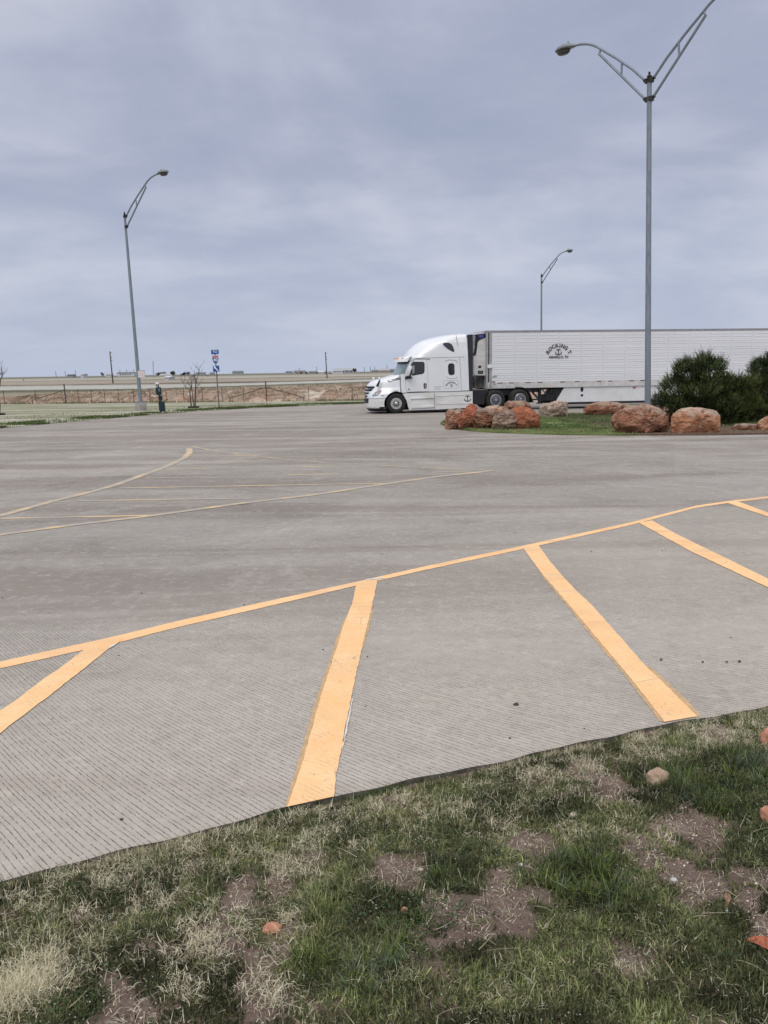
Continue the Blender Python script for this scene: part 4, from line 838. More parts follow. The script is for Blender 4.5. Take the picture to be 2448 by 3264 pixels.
# --- cab and sleeper: one shell
zb = PT(1340, 1250)[1]; seamz = PT(1400, 1139)[1]
ws0, ws1 = PT(1258, 1194, -.25), PT(1274.5, 1154, -.25)
rf = [PT(x, y, -.2) for x, y in [(1291, 1137), (1296, 1127), (1303, 1117), (1319, 1101), (1341, 1087.5), (1369, 1078), (1408, 1069.5), (1440, 1066.5)]]
rz = [p[1] for p in rf]; rx = [p[0] for p in rf]
rear_t, rear_b = PT(1489, 1068), PT(1495.5, 1243); rearx = lambda z: interp(z, [rear_b[1], rear_t[1]], [rear_b[0], rear_t[0]])
ztop = rz[-1]+.005
def cab_un(z):
    if z < ws0[1]: return gapx
    if z < ws1[1]: return interp(z, [ws0[1], ws1[1]], [ws0[0]+.02, ws1[0]+.02])
    return interp(z, [ws1[1]]+rz, [ws1[0]+.02]+rx)
def cab_lv(z):
    if z < ws0[1]: return (z, gapx, 1.21, .10, 3.0, rearx(z))
    hw = interp(z, [0, seamz, seamz+.25, 3.5, 3.75, 3.88, ztop], [1.21, 1.21, 1.195, 1.15, 1.06, .93, .62]); L = interp(z, [ws0[1], ws1[1], 2.9, 3.4, 3.8, ztop], [.62, .60, 1.05, 1.5, 1.5, 1.0]); p = interp(z, [2, 2.6, 3.2, ztop], [2.7, 2.6, 2.2, 2.0])
    return (z, cab_un(z), hw, L, p, rearx(z))
zs = list(np.linspace(zb, ws0[1]-.001, 8))+list(np.linspace(ws0[1]+.001, 3.4, 34))+list(np.linspace(3.43, ztop-.03, 18))+[ztop-.015, ztop]
cab = stack([cab_lv(z) for z in zs], 44, 10).build('cab', M_WHITE, troot, smooth=True)
# windscreen: a skin a centimetre proud of the shell, between the pillars
def skin(z0, z1, thmax, off, nz_=10, nth=30, skew=0.0, x_back=0.0):
    m = MB(); rows = []
    for z in np.linspace(z0, z1, nz_):
        _, un, hw, L, p, ur = cab_lv(z); row = []
        for th in np.linspace(-thmax, thmax, nth):
            c, s_ = abs(math.cos(th)), math.sin(th); row.append((un+L*(1-c**(2/p))-off*c, math.copysign((hw+off*abs(s_))*abs(s_)**(2/p), s_), z))
        rows.append(row)
    n = nth; back = [[(x+.04*(1), y*(1-.02), z) for x, y, z in r_] for r_ in rows]
    m.add([v for r_ in rows for v in r_], [(i*n+k, i*n+k+1, (i+1)*n+k+1, (i+1)*n+k) for i in range(nz_-1) for k in range(n-1)]); return m
skin(ws0[1]+.02, ws1[1]+.03, rad(80), .014).build('windscreen', M_WGLASS, cab, smooth=True)
skin(ws1[1]-.10, ws1[1]+.06, rad(81), .022, 4).build('sun_strip', M_BLACK, cab, smooth=True)
for s_ in (-1, 1):                # black pillar line along the edge of the glass
    pts = []
    for z in np.linspace(ws0[1]+.0, ws1[1]+.05, 8):
        _, un, hw, L, p, ur = cab_lv(z); th = rad(80); c, q = math.cos(th), math.sin(th); pts.append((un+L*(1-c**(2/p)), s_*(hw+.012)*q**(2/p), z))
    MB().tube(pts, .022, 6).build('pillar_trim', M_BLACK, cab, smooth=True)
# visor
vz = [PT(x, y, -.3) for x, y in [(1262, 1154.5), (1264, 1147), (1268, 1141), (1276, 1138), (1291, 1136)]]
lv = [(z, x, 1.16, .55, 2.5, PT(1300, 1140)[0]+.30*k/5) for k, (x, z) in enumerate(vz)]; vis = stack(lv, 34, 4).build('sun_visor', M_WHITE, troot, smooth=True)
for y_ in (-.95, -.45, 0, .45, .95):
    un = vz[1][0]; x = un+.55*(1-max(0, 1-(abs(y_)/1.16)**2.5)**(1/2.5)); MB().box(x-.02, x+.08, y_-.05, y_+.05, vz[1][1]+.03, vz[2][1]+.01).build('marker_light', M_AMB, vis, bevel=.02)
# door, on the near and far side
dpx = sh([(530, 1130), (520, 950), (560, 780), (640, 590), (720, 430), (790, 345), (870, 325), (1400, 325), (1440, 900), (1465, 1605), (620, 1650), (575, 1560), (545, 1300)], r2c)
for s_ in (-1, 1):
    d = MB().prism(PTL(dpx), s_*1.205, s_*1.222).build('door', M_WHITE, troot)
    rim = MB().prism(PTL(sh([(775, 940), (775, 600), (800, 500), (850, 435), (930, 425), (1250, 425), (1300, 450), (1320, 510), (1315, 800), (1290, 880), (1230, 915), (1000, 955), (850, 985)], r2c)), s_*1.220, s_*1.229).build('window_seal', M_BLACK, d)
    MB().prism(PTL(sh([(800, 915), (798, 620), (830, 510), (870, 470), (1240, 458), (1280, 480), (1292, 540), (1285, 790), (1255, 862), (1200, 885), (880, 940)], r2c)), s_*1.227, s_*1.233).build('window', M_GLASS, d)
    hn = MB().prism(PTL(sh([(1275, 1310), (1300, 1298), (1380, 1298), (1400, 1315), (1395, 1480), (1360, 1512), (1310, 1512), (1285, 1480)], r2c)), s_*1.220, s_*1.232).build('door_handle', M_BLACK, d)
    MB().prism(PTL(sh([(1315, 1345), (1360, 1340), (1362, 1470), (1325, 1475)], r2c)), s_*1.230, s_*1.25).build('pull', M_CHR, d)
    seam = MB(); pl = PTL(dpx); pl = pl+[pl[0]]
    for a, b_ in zip(pl[:-1], pl[1:]): seam.tube([(a[0], s_*1.212, a[1]), (b_[0], s_*1.212, b_[1])], .011, 4)
    seam.build('door_gap', M_SEAM, d)
    if s_ < 0: MB().prism(PTL(sh([(800, 920), (798, 640), (840, 560), (900, 590), (915, 700), (900, 890), (860, 915)], r2c)), -1.2325, -1.2345).build('quarter_light', mat('pale_reflecting_glass', (0.16, 0.22, 0.21), .08, c2=(0.34, .38, .36), scale=7), d)
    # mirror
    a, b_, c = PT(*r2c(600, 1080), -1.25), PT(*r2c(720, 1000), -1.35), PT(*r2c(765, 760), -1.5)
    ar = MB().prism([(a[0]-.09, a[1]-.06), (a[0]+.28, a[1]-.03), (a[0]+.22, a[1]+.06), (a[0]+.10, a[1]+.10), (a[0]-.08, a[1]+.08)], s_*1.215, s_*1.28)
    ar.tube([(a[0]+.10, s_*1.27, a[1]+.02), (b_[0], s_*1.42, b_[1]+.05), (c[0], s_*1.50, c[1])], [.07, .055, .045], 8); ar = ar.build('mirror_arm', M_BLACK, troot, smooth=True)
    q0, q1 = PT(*r2c(660, 1010), -1.5), PT(*r2c(690, 590), -1.5); mm = MB()
    mm.add([(x+dx, s_*(1.50+dy), z) for x, z, w, dd in [(q0[0], q0[1], .05, .05), (q0[0]-.01, q0[1]+.08, .12, .10), (q0[0]+.02, lerp(q0[1], q1[1], .5), .15, .13), (q1[0]+.04, q1[1]-.08, .14, .13), (q1[0]+.05, q1[1], .09, .09)] for dx, dy in [(-w*.5, -dd), (w*.6, -dd), (w*.6, dd), (-w*.5, dd)]],
           [(i*4+k, i*4+(k+1) % 4, (i+1)*4+(k+1) % 4, (i+1)*4+k) for i in range(4) for k in range(4)]+[(0, 1, 2, 3), (16, 17, 18, 19)])
    mm.build('mirror_housing', M_WHITE, ar, smooth=True, bevel=.03)
    # sleeper windows
    sw = MB().prism(PTL(sh([(1398, 690), (1408, 655), (1440, 643), (1475, 645), (1500, 665), (1503, 800), (1490, 825), (1440, 832), (1410, 815), (1402, 790)], r6)), s_*1.205, s_*1.222).build('sleeper_window', M_BLACK, troot)
    MB().prism(PTL(sh([(1418, 700), (1425, 672), (1450, 660), (1480, 668), (1488, 700), (1488, 780), (1475, 808), (1430, 808), (1420, 785)], r6)), s_*1.22, s_*1.226).build('pane', M_GLASS, sw)
    uw = MB().prism(PTL(sh([(1318, 325), (1350, 314), (1410, 313), (1455, 335), (1480, 375), (1503, 440), (1497, 463), (1470, 458), (1400, 415), (1335, 355)], r6)), s_*1.10, s_*1.198).build('upper_window', mat('grey_upper_glass', (0.045, 0.055, 0.07), .12), cab)
# panel gaps of the sleeper, its raised panels and lettering
sg = MB()
def stroke(mb, pts, y, r, f=r6):
    q = [(x, y, z) for x, z in PTL([f(*p) for p in pts])]
    mb.tube(q, r, 4)
stroke(sg, [(840, 560), (1100, 556), (1400, 548), (1585, 541), (1660, 540)], -1.206, .014)
stroke(sg, [(1585, 541), (1600, 800), (1612, 1085)], -1.206, .014); stroke(sg, [(1530, 190), (1555, 330), (1585, 541)], -1.165, .012)
stroke(sg, [(1350, 620), (1370, 598), (1420, 590), (1500, 590), (1535, 605), (1548, 640)], -1.206, .016); stroke(sg, [(1375, 850), (1385, 878), (1420, 886), (1530, 882), (1555, 860)], -1.206, .014)
stroke(sg, [(1330, 1025), (1327, 945), (1350, 922), (1540, 915), (1565, 935), (1568, 1030), (1545, 1040), (1345, 1045), (1330, 1025)], -1.206, .010)
stroke(sg, [(740, 1108), (1100, 1100), (1400, 1095), (1610, 1088)], -1.206, .022)
sg.build('body_gap', M_SEAM, cab, smooth=True)
stroke(sg := MB(), [(770, 640), (800, 600), (850, 575), (1000, 572), (1110, 575)], -1.222, .016); sg.build('rain_gutter', mat('grey_gutter', (0.25, .24, .24), .6), cab)
def flat_text(mb, body, size, cx, cz, y, ang=0.0, bold=0.0, sx=1.0, thick=.006):
    vs, fs = text_mb(body, size, bold); ca, sa = math.cos(ang), math.sin(ang); n = len(vs)
    def tr(v, dy): x, z = v[0]*sx, v[1]; return (cx+x*ca-z*sa, y+dy, cz+x*sa+z*ca)
    mb.add([tr(v, 0) for v in vs], fs)
def arc_text(mb, body, R, cx, cz, y, size, span, bold=0.0, widths=None):
    n = len(body); w = widths or [1.0]*n; tot = sum(w); a = span/2; 
    for ch, wi in zip(body, w):
        a -= span*wi/tot/2
        if ch != ' ': flat_text(mb, ch, size, cx-R*math.sin(-a)*-1, cz+R*math.cos(a), y, a, bold, 1.0)
        a -= span*wi/tot/2
def serif_arc(mb, body, R, cx, cz, y, size, span, bold, gaps):
    """letters set round an arc from left to right"""
    tot = sum(gaps); a = span/2
    for ch, g in zip(body, gaps):
        a -= span*g/tot/2
        if ch != ' ':
            x, z = cx-R*math.sin(a), cz+R*math.cos(a); flat_text(mb, ch, size, x, z, y, a, bold)
            # slab feet of the lettering
            for off_ in ((-.0,) if ch in 'T' else (-.26, .26)) if ch in 'RKINTA' else ():
                ex, ez = x+off_*size*math.cos(a), z+off_*size*math.sin(a); h = size*.05; w_ = size*.19
                c_, s2 = math.cos(a), math.sin(a)
                mb.add([(ex+p*c_-q*s2, y-.001, ez+p*s2+q*c_) for p, q in [(-w_, 0), (w_, 0), (w_, h*1.6), (-w_, h*1.6)]], [(0, 1, 2, 3)])
        a -= span*g/tot/2
def anchor(mb, cx, cz, y, h, w):
    """the anchor emblem: a curved bar over a shank that ends in a rising crescent"""
    y0, y1 = y-.004, y+.004
    mb.prism([(cx-w*.05, cz-h*.42), (cx+w*.05, cz-h*.42), (cx+w*.05, cz+h*.42), (cx-w*.05, cz+h*.42)], y0, y1)
    top = []; 
    for k in range(9): t = k/8; x = lerp(-.34, .34, t)*w; top.append((cx+x, cz+h*(.36+.14*(1-(2*t-1)**2))))
    for k in range(9): t = 1-k/8; x = lerp(-.34, .34, t)*w; top.append((cx+x, cz+h*(.27+.10*(1-(2*t-1)**2))))
    mb.prism(top, y0-.001, y1+.001)
    cr = []
    for k in range(13): a = rad(lerp(-200, 20, k/12)); cr.append((cx+w*.5*math.cos(a), cz-h*.12+h*.40*math.sin(a)))
    for k in range(13): a = rad(lerp(20, -200, k/12)); cr.append((cx+w*.5*math.cos(a)*.82, cz-h*.07+h*.30*math.sin(a)))
    mb.prism(cr, y0-.002, y1+.002)
WID = [1.1, 1.08, 1, 1.08, .62, 1.1, 1.1, .45, 1.0]
lg = MB(); cx, cz = PT(1439, 1237.5); serif_arc(lg, 'ROCKING T', .27, cx, cz, -1.216, .115, rad(135), .0035, WID); ax_, az_ = PT(1439, 1228); anchor(lg, ax_, az_, -1.214, .13, .17)
lg.build('sleeper_logo', M_INK, cab)
                                # three short lines too small to read in the photograph
for (x0, x1, y0, y1) in [(1384.5, 1410, 1230.5, 1232.8), (1384.5, 1406, 1235, 1237.2), (1384.5, 1404, 1239.5, 1241.6)]:
    tx = MB(); a, b_ = PT(x0, y1), PT(x1, y0); x = a[0]
    while x < b_[0]: w_ = random.choice([.03, .045, .06]); tx.box(x, min(x+w_, b_[0]), -1.216, -1.205, a[1]+random.uniform(0, .008), b_[1]-random.uniform(0, .008)); x += w_+.014
    tx.build('small_print', mat('grey_print', (0.20, 0.21, 0.24), .6), cab)
bd = MB(); a = PT(*r2c(680, 1545)); bd.lathe([(.001, -1.226), (.055, -1.226), (.055, -1.218)], 16, axis='y', c=(a[0], 0, a[1])); bd.build('door_badge', mat('faint_badge', (0.30, .32, .37), .5), cab)
# rear fairing flaps
fl = [(1489, 1067), (1507, 1065.5), (1508, 1130), (1507, 1243), (1496, 1244), (1493, 1150)]
for s_ in (-1, 1): MB().prism(PTL(fl), s_*1.185, s_*1.20).build('gap_flap', M_NAVY, troot)
# --- side skirts with steps
skp = [(1283, 1255.5), (1298, 1253.5), (1400, 1249.5), (1507, 1247), (1507, 1299.5), (1479, 1301), (1400, 1305.5), (1305, 1308.5), (1301.5, 1297), (1296, 1277), (1289, 1264)]
for s_ in (-1, 1):
    sk = MB().prism(PTL(skp), s_*1.10, s_*1.215).build('side_skirt', M_WHITE2, troot, bevel=.012)
    st = MB()
    for px in ([(1308, 1268.5), (1383, 1265), (1383, 1269), (1308, 1272.5)], [(1310, 1297), (1384, 1292.5), (1384, 1298), (1310, 1302.5)]): st.prism(PTL(px), s_*1.21, s_*1.262)
    st.build('step', M_WHITE2, sk, bevel=.008)
    rb = MB()
    for px in ([(1389, 1261.5), (1502, 1256), (1502, 1258), (1389, 1263.5)], [(1389, 1287), (1500, 1283), (1500, 1286), (1389, 1290)]): rb.prism(PTL(px), s_*1.21, s_*1.232)
    rb.build('moulding', M_WHITE2, sk, bevel=.006)
    g_ = MB(); q = [(x, s_*1.216, z) for x, z in PTL([(1384.5, 1252), (1386, 1306)])]; g_.tube(q, .014, 4); g_.build('skirt_gap', M_SEAM, sk)
    MB().prism(PTL([(1305, 1308.5), (1400, 1305.5), (1505, 1299.5), (1505, 1303), (1400, 1309.5), (1310, 1312.5)]), s_*1.10, s_*1.19).build('rubber_lip', M_BLACK, sk)
    if s_ < 0:
        am = MB(); x, z = PT(1490.5, 1270.5); anchor(am, x, z, -1.22, .30, .37); am.build('anchor_emblem', mat('navy_ink', (0.02, .025, .045), .5), sk)
# underbody: frame rails, tanks, fifth wheel, boxes
ch = MB(); ch.box(-.9, DX2+.75, -.48, -.36, .70, .98).box(-.9, DX2+.75, .36, .48, .70, .98)
for x in (1.2, 2.6, 3.9, DX-.3, DX+.65, DX2+.6): ch.box(x, x+.15, -.36, .36, .74, .94)
ch.build('chassis', M_BLACK, troot)
MB().box(gapx+.02, rearx(1.2)-.3, -1.0, 1.0, .45, zb+.02).build('underbody', M_BLACK, troot)
for cx_ in (DX, DX2): MB().tube([(cx_, -1.0, .5), (cx_, 1.0, .5)], .10, 10).lathe([(.001, -.22), (.2, -.12), (.2, .12), (.001, .22)], 14, axis='y', c=(cx_, 0, .5)).build('axle', M_BLACK, troot)
MB().tube([(WX, -.95, .5), (WX, .95, .5)], .09, 10).build('axle', M_BLACK, troot)
MB().prism([(DX-.1, 1.0), (DX2+.2, 1.0), (DX2+.05, 1.12), (DX+.1, 1.16)], -.45, .45).build('fifth_wheel', M_DKST, troot)
dk = PT(1509, 1247)[0]; 
MB().prism([(dk+.02, .30), (DX-.60, .30), (DX-.52, .75), (DX-.35, 1.02), (dk+.02, 1.02)], -1.12, -.5).prism([(dk+.02, .30), (DX-.60, .30), (DX-.52, .75), (DX-.35, 1.02), (dk+.02, 1.02)], 1.12, .5).build('battery_box', M_BLACK, troot)
# wheels
def wheel(cx, cy, cz, side, parent, r=.51, w=.28, rimr=.29, style='alloy', nuts=False):
    """side -1: outer face towards -y"""
    hub = MB().lathe([(.16, 0), (.16, .16)], 16, axis='y'); hub.v = [(x, y*-side+cy, z) for x, y, z in hub.v]; hub.v = [(x+cx, y, z+cz) for x, y, z in hub.v]
    hb = hub.build('wheel', M_DKST, parent)
    prof = [(rimr, .02), (rimr+.03, 0.0), (r-.05, .0), (r-.015, .025), (r, .06), (r, w-.06), (r-.015, w-.025), (r-.05, w), (rimr, w)]
    t = MB().lathe(prof, 40, axis='y'); gr_ = MB()
    t.v = [(x+cx, cy+(-side)*y, z+cz) for x, y, z in t.v]
    for yy in (.08, .14, .20): gr_.lathe([(r+.001, yy-.006), (r+.003, yy-.006), (r+.003, yy+.006), (r+.001, yy+.006)], 40, axis='y')
    t.build('tyre', M_RUB, hb, smooth=True)
    if style == 'alloy':
        rm = MB().lathe([(rimr, .012), (rimr-.015, .02), (rimr-.02, .045), (.21, .045), (.18, .03), (.165, .02), (.12, .02), (.11, .0), (.085, -.05), (.05, -.07), (.001, -.075)], 40, axis='y')
        rm.v = [(x+cx, cy+(-side)*y, z+cz) for x, y, z in rm.v]; rm = rm.build('rim', M_CHR, hb, smooth=True)
        for k in range(10) if nuts else ():
            a = 2*math.pi*(k+.5)/10; q = MB().lathe([(.001, .0), (.026, .0), (.026, .02)], 10, axis='y', c=(cx+.238*math.cos(a), 0, cz+.238*math.sin(a))); q.v = [(x, cy+(-side)*(y+.028), z) for x, y, z in q.v]; q.build('hand_hole', M_BLACK, hb)
            a = 2*math.pi*k/10; q = MB().lathe([(.016, .03), (.016, -.01), (.001, -.015)], 6, axis='y', c=(cx+.15*math.cos(a), 0, cz+.15*math.sin(a))); q.v = [(x, cy+(-side)*y, z) for x, y, z in q.v]; q.build('lug_nut', M_CHR, hb)
    elif style == 'cover':
        rm = MB().lathe([(rimr, .02), (rimr-.015, .005), (rimr-.03, .01)], 40, axis='y'); rm.v = [(x+cx, cy+(-side)*y, z+cz) for x, y, z in rm.v]; rm.build('rim', M_CHR, hb, smooth=True)
        cv_ = MB().lathe([(rimr-.03, .012), (rimr-.06, .002), (.08, -.005), (.06, -.02), (.001, -.022)], 40, axis='y'); cv_.v = [(x+cx, cy+(-side)*y, z+cz) for x, y, z in cv_.v]
        cv_ = cv_.build('wheel_cover', mat('grey_wheel_cover', (0.115, 0.125, 0.15), .5, var=.3, scale=5), hb, smooth=True)
        cc_ = MB().lathe([(.05, -.018), (.05, -.035), (.001, -.038)], 12, axis='y'); cc_.v = [(x+cx, cy+(-side)*y, z+cz) for x, y, z in cc_.v]; cc_.build('centre_cap', M_CHR, hb)
    else:
        rm = MB().lathe([(rimr, .015), (rimr-.02, .04), (.18, .09), (.12, .06), (.10, .0), (.001, -.01)], 32, axis='y'); rm.v = [(x+cx, cy+(-side)*y, z+cz) for x, y, z in rm.v]; rm.build('rim', M_CHR, hb, smooth=True)
for s_ in (-1, 1):
    wheel(WX, s_*1.20, .51, s_, troot, .51, .29, nuts=True)
    for cx_ in (DX, DX2):
        wheel(cx_, s_*1.22, .50, s_, troot, .50, .27, .30, 'cover'); wheel(cx_, s_*.90, .50, s_, troot, .50, .27, .30, 'plain')
    # wheel arch liner
    ar = []
    for k in range(15): a = rad(lerp(-5, 185, k/14)); ar.append((WX+.66*math.cos(a), WZ+.66*math.sin(a)))
    for k in range(15): a = rad(lerp(185, -5, k/14)); ar.append((WX+.60*math.cos(a), WZ+.60*math.sin(a)))
    MB().prism(ar, s_*.55, s_*1.17).build('wheel_arch', M_BLACK, troot, smooth=True)
    MB().box(WX-.7, WX+.72, s_*.52, s_*.56, .35, 1.1).build('arch_liner', M_BLACK, troot)
    fd = []
    for k in range(11): a = rad(lerp(100, 20, k/10)); fd.append((DX2+.60*math.cos(a), .52+.60*math.sin(a)))
    fd += [(DX2+.74, .30), (DX2+.70, .30)]
    for k in range(11): a = rad(lerp(20, 100, k/10)); fd.append((DX2+.56*math.cos(a), .52+.56*math.sin(a)))
    MB().prism(fd, s_*.62, s_*1.2).build('rear_mudguard', M_BLACK, troot)
# deck plate, lines and exhaust gear between the cab and trailer
MB().box(rearx(1)+.0, DX-.2, -.5, .5, 1.0, 1.05).build('deck_plate', mat('chequer_plate', (0.35, .34, .32), .5, .6), troot)
ln = MB()
for k, y in enumerate((-.35, -.2, 0, .15)):
    x0 = rearx(1.6); ln.tube([(x0, y, 1.9-.1*k), (x0+.3, y-.1, 1.45), (x0+.5, y-.05, 1.35), (x0+.75, y, 1.75)], .025, 6)
ln.build('air_line', M_BLACK, troot, smooth=True)

# ================================================================== TRAILER
q0 = G(1580, 1309); YT = rad(9.0)
tby = np.array([-math.sin(YT), math.cos(YT), 0])
rroot = empty('semi_trailer', tuple(q0+tby*1.30), (0, 0, YT)); tag(rroot, 'long white ribbed refrigerated trailer lettered with an anchor logo behind the sleeper tractor', 'trailer')
bpy.context.view_layer.update(); RMI = np.array(rroot.matrix_world.inverted())
def PR(x, y, yl=-1.30): return PT(x, y, yl, RMI)
def PRL(p, yl=-1.30): return [PR(x, y, yl) for x, y in p]
FX = PR(1550, 1150)[0]; TOP = PR(1700, 1052.5)[1]; BOT = PR(1700, 1236)[1]; LEN = 16.15; RX = FX+LEN
zt2 = TOP-.09; zr = PR(1700, 1216)[1]
body = MB().box(FX+.06, RX, -1.285, 1.285, BOT+.03, TOP-.05).build('box_body', M_TRAIL, rroot)
tr_ = MB().box(FX, RX+.01, -1.30, -1.20, TOP-.10, TOP).box(FX, RX+.01, 1.20, 1.30, TOP-.10, TOP).box(FX, FX+.1, -1.20, 1.20, TOP-.10, TOP).build('top_rail', mat('aluminium_rail', (0.36, .36, .37), .45, .4, var=.2), body)
br_ = MB().box(FX+.02, RX, -1.30, -1.2, BOT, zr).box(FX+.02, RX, 1.2, 1.30, BOT, zr).build('bottom_rail', mat('dirty_white_rail', (0.66, .66, .65), .5, c2=(0.52, .51, .48), scale=3), rroot)
fp_ = MB().box(FX-.01, FX+.10, -1.305, -1.18, BOT-.02, TOP-.1).box(FX-.01, FX+.10, 1.18, 1.305, BOT-.02, TOP-.1).box(FX+.16, FX+.30, -1.31, -1.2, BOT-.02, TOP-.1).build('corner_post', mat('silver_post', (0.50, .50, .50), .4, .4, var=.25), body)
MB().box(FX+.10, FX+.16, -1.288, -1.2, BOT, TOP-.1).build('post_gap', M_BLACK, body)
a, b_ = PR(1553, 1174), PR(1568, 1162); MB().box(a[0], b_[0]+.02, -1.36, -1.29, a[1], b_[1]).build('air_chute_box', M_WHITE, body, bevel=.02)
# beads pressed in the side skin, panel by panel, with rivet seams between them
seamx = [PR(x, 1140)[0] for x in (1568, 1641, 1712, 1782, 1853, 1923)]; pitch = (seamx[-1]-seamx[1])/4; xs_ = seamx[:]
while xs_[-1]+pitch < RX: xs_.append(xs_[-1]+pitch)
xs_.append(RX-.05); zrows = []
y_ = 1069.5
rows_px = [1069.5, 1078.5, 1091, 1099, 1111.5, 1118.5, 1130, 1137.5, 1149.5, 1157, 1168.5, 1175.5, 1187.5, 1194.5, 1203, 1209.5]
bead = MB(); seam = MB()
for a, b_ in zip(xs_[:-1], xs_[1:]):
    for ry in rows_px:
        z = PR(1650, ry)[1]; z0, z1 = z-.014, z+.014; off = random.uniform(0, .06)
        for s_ in (-1, 1): bead.add([(x, s_*yy, zz_) for x in (a+.07+off, b_-.07) for yy, zz_ in ((1.284, z1+.004), (1.293, z+.008), (1.293, z-.008), (1.284, z0-.002))], [(0, 1, 5, 4), (1, 2, 6, 5), (2, 3, 7, 6), (0, 3, 2, 1), (4, 5, 6, 7)])
    if b_ < RX-.1:
        for s_ in (-1, 1): seam.box(b_-.010, b_+.010, s_*1.292-.006, s_*1.292+.006, zr, TOP-.1)
bead.build('side_bead', mat('bead_shade_grey', (0.68, .695, .72), .5), body); seam.build('panel_seam', mat('pale_seam', (0.66, .67, .69), .5), body)  # beads coloured darker than the skin to paint in their shading lines
tp = MB(); ts_ = MB()
for k, x in enumerate([1586, 1622, 1676, 1714, 1785, 1832, 1902, 1937, 2005, 2040, 2110, 2150, 2215, 2250, 2320, 2355, 2420]):
    a = PR(x, 1222)[0]; tp.box(a, a+.27, -1.304, -1.295, zr-.075, zr-.03)
    if k % 2 == 0: ts_.box(a+.30, a+.5, -1.304, -1.295, zr-.07, zr-.035)
tp.build('red_tape', M_REDT, br_); ts_.build('silver_tape', M_SILT, br_)
# lettering
lg = MB(); cx, cz = PR(1780.5, 1143); RR_ = .60; serif_arc(lg, 'ROCKING T', RR_, cx, cz, -1.312, .265, rad(138), .007, WID)
ax_, az_ = PR(1780, 1121.5); anchor(lg, ax_, az_, -1.311, .30, .38)
lg.build('trailer_logo', M_INK, body)
lg = MB(); x, z = PR(1780.5, 1141.2); flat_text(lg, 'AMARILLO, TX', .165, x, z, -1.312, 0, .005, 1.0); 
bx0 = x; lg.build('town_name', M_INK, body)
wd = MB(); wd.prism(PRL([(1570, 1198), (1584, 1196.5), (1583, 1201), (1570, 1202)]), -1.315, -1.307); wd.prism(PRL([(1571, 1222), (1583, 1222), (1575, 1227)]), -1.315, -1.303); wd.build('small_decal', mat('grey_decal', (0.38, .38, .40), .5), body)
wd = MB(); wd.prism(PRL([(1569, 1214.5), (1578, 1214), (1578, 1219), (1569, 1219.5)]), -1.315, -1.303); wd.build('placard', mat('faded_red_placard', (0.42, .24, .20), .5), body)
# refrigeration unit on the nose
fy = -.98
def PF(p): return PRL(p, fy)
ru = MB().prism(PF([(1510.5, 1133), (1513, 1070), (1520, 1066), (1549, 1064), (1549, 1198), (1510, 1197)]), fy, -fy).build('refrigeration_unit', M_WHITE2, rroot, bevel=.03)
MB().prism(PF([(1513, 1066), (1549, 1055.5), (1551, 1053), (1549, 1064), (1520, 1067)]), fy+.02, -fy-.02).build('roof_cowl', mat('pale_grey_cowl', (0.55, .55, .55), .5), ru)
bk_ = MB().prism(PF([(1515, 1066.5), (1549, 1063.5), (1549, 1075.5), (1538, 1079), (1527, 1084), (1522, 1092), (1520, 1110), (1517, 1132), (1508, 1132.5), (1513, 1110)]), fy-.02, fy+.1).prism(PF([(1515, 1066.5), (1549, 1063.5), (1549, 1075.5), (1538, 1079), (1527, 1084), (1522, 1092), (1520, 1110), (1517, 1132), (1508, 1132.5), (1513, 1110)]), -fy+.02, -fy-.1).build('black_trim', mat('black_trim_plastic', (0.012, .012, .022), .4), ru)
ov = MB(); c0, c1 = PF([(1533.5, 1071.8)])[0]; ovp = [(c0+.145*math.cos(t), c1+.075*math.sin(t)) for t in np.linspace(0, 2*math.pi, 24, endpoint=False)]; ov.prism(ovp, fy-.028, fy-.02); ov.build('oval_badge', mat('blue_oval_badge', (0.07, .08, .35), .4), ru)
MB().prism(PF([(1506, 1068), (1515, 1068), (1514, 1126), (1507.5, 1128)]), fy-.01, fy+.05).build('vent_strip', mat('pale_vent_strip', (0.38, .40, .39), .5, c2=(0.12, .13, .13), scale=9, stretch=(.3, .3, 2)), ru)
cp = MB().prism(PF([(1524.5, 1165.5), (1533.5, 1165.5), (1533.5, 1173), (1524.5, 1173)]), fy-.01, fy+.03).prism(PF([(1523.5, 1181.5), (1540, 1181.5), (1540, 1191.5), (1523.5, 1191.5)]), fy-.01, fy+.03).build('control_panel', M_BLACK, ru)
MB().prism(PF([(1528, 1184), (1537, 1184), (1537, 1188), (1528, 1188)]), fy-.014, fy-.008).build('display', mat('grey_display', (0.16, .18, .2), .2), ru)
MB().prism(PF([(1512, 1199), (1518, 1199), (1520, 1232), (1514, 1237), (1511, 1237)]), fy, fy+.5).prism(PF([(1526, 1200), (1545, 1200), (1545, 1234), (1528, 1234)]), fy+.3, -fy-.3).build('unit_frame', mat('dusty_frame', (0.16, .15, .13), .7, var=.5, scale=5), ru)
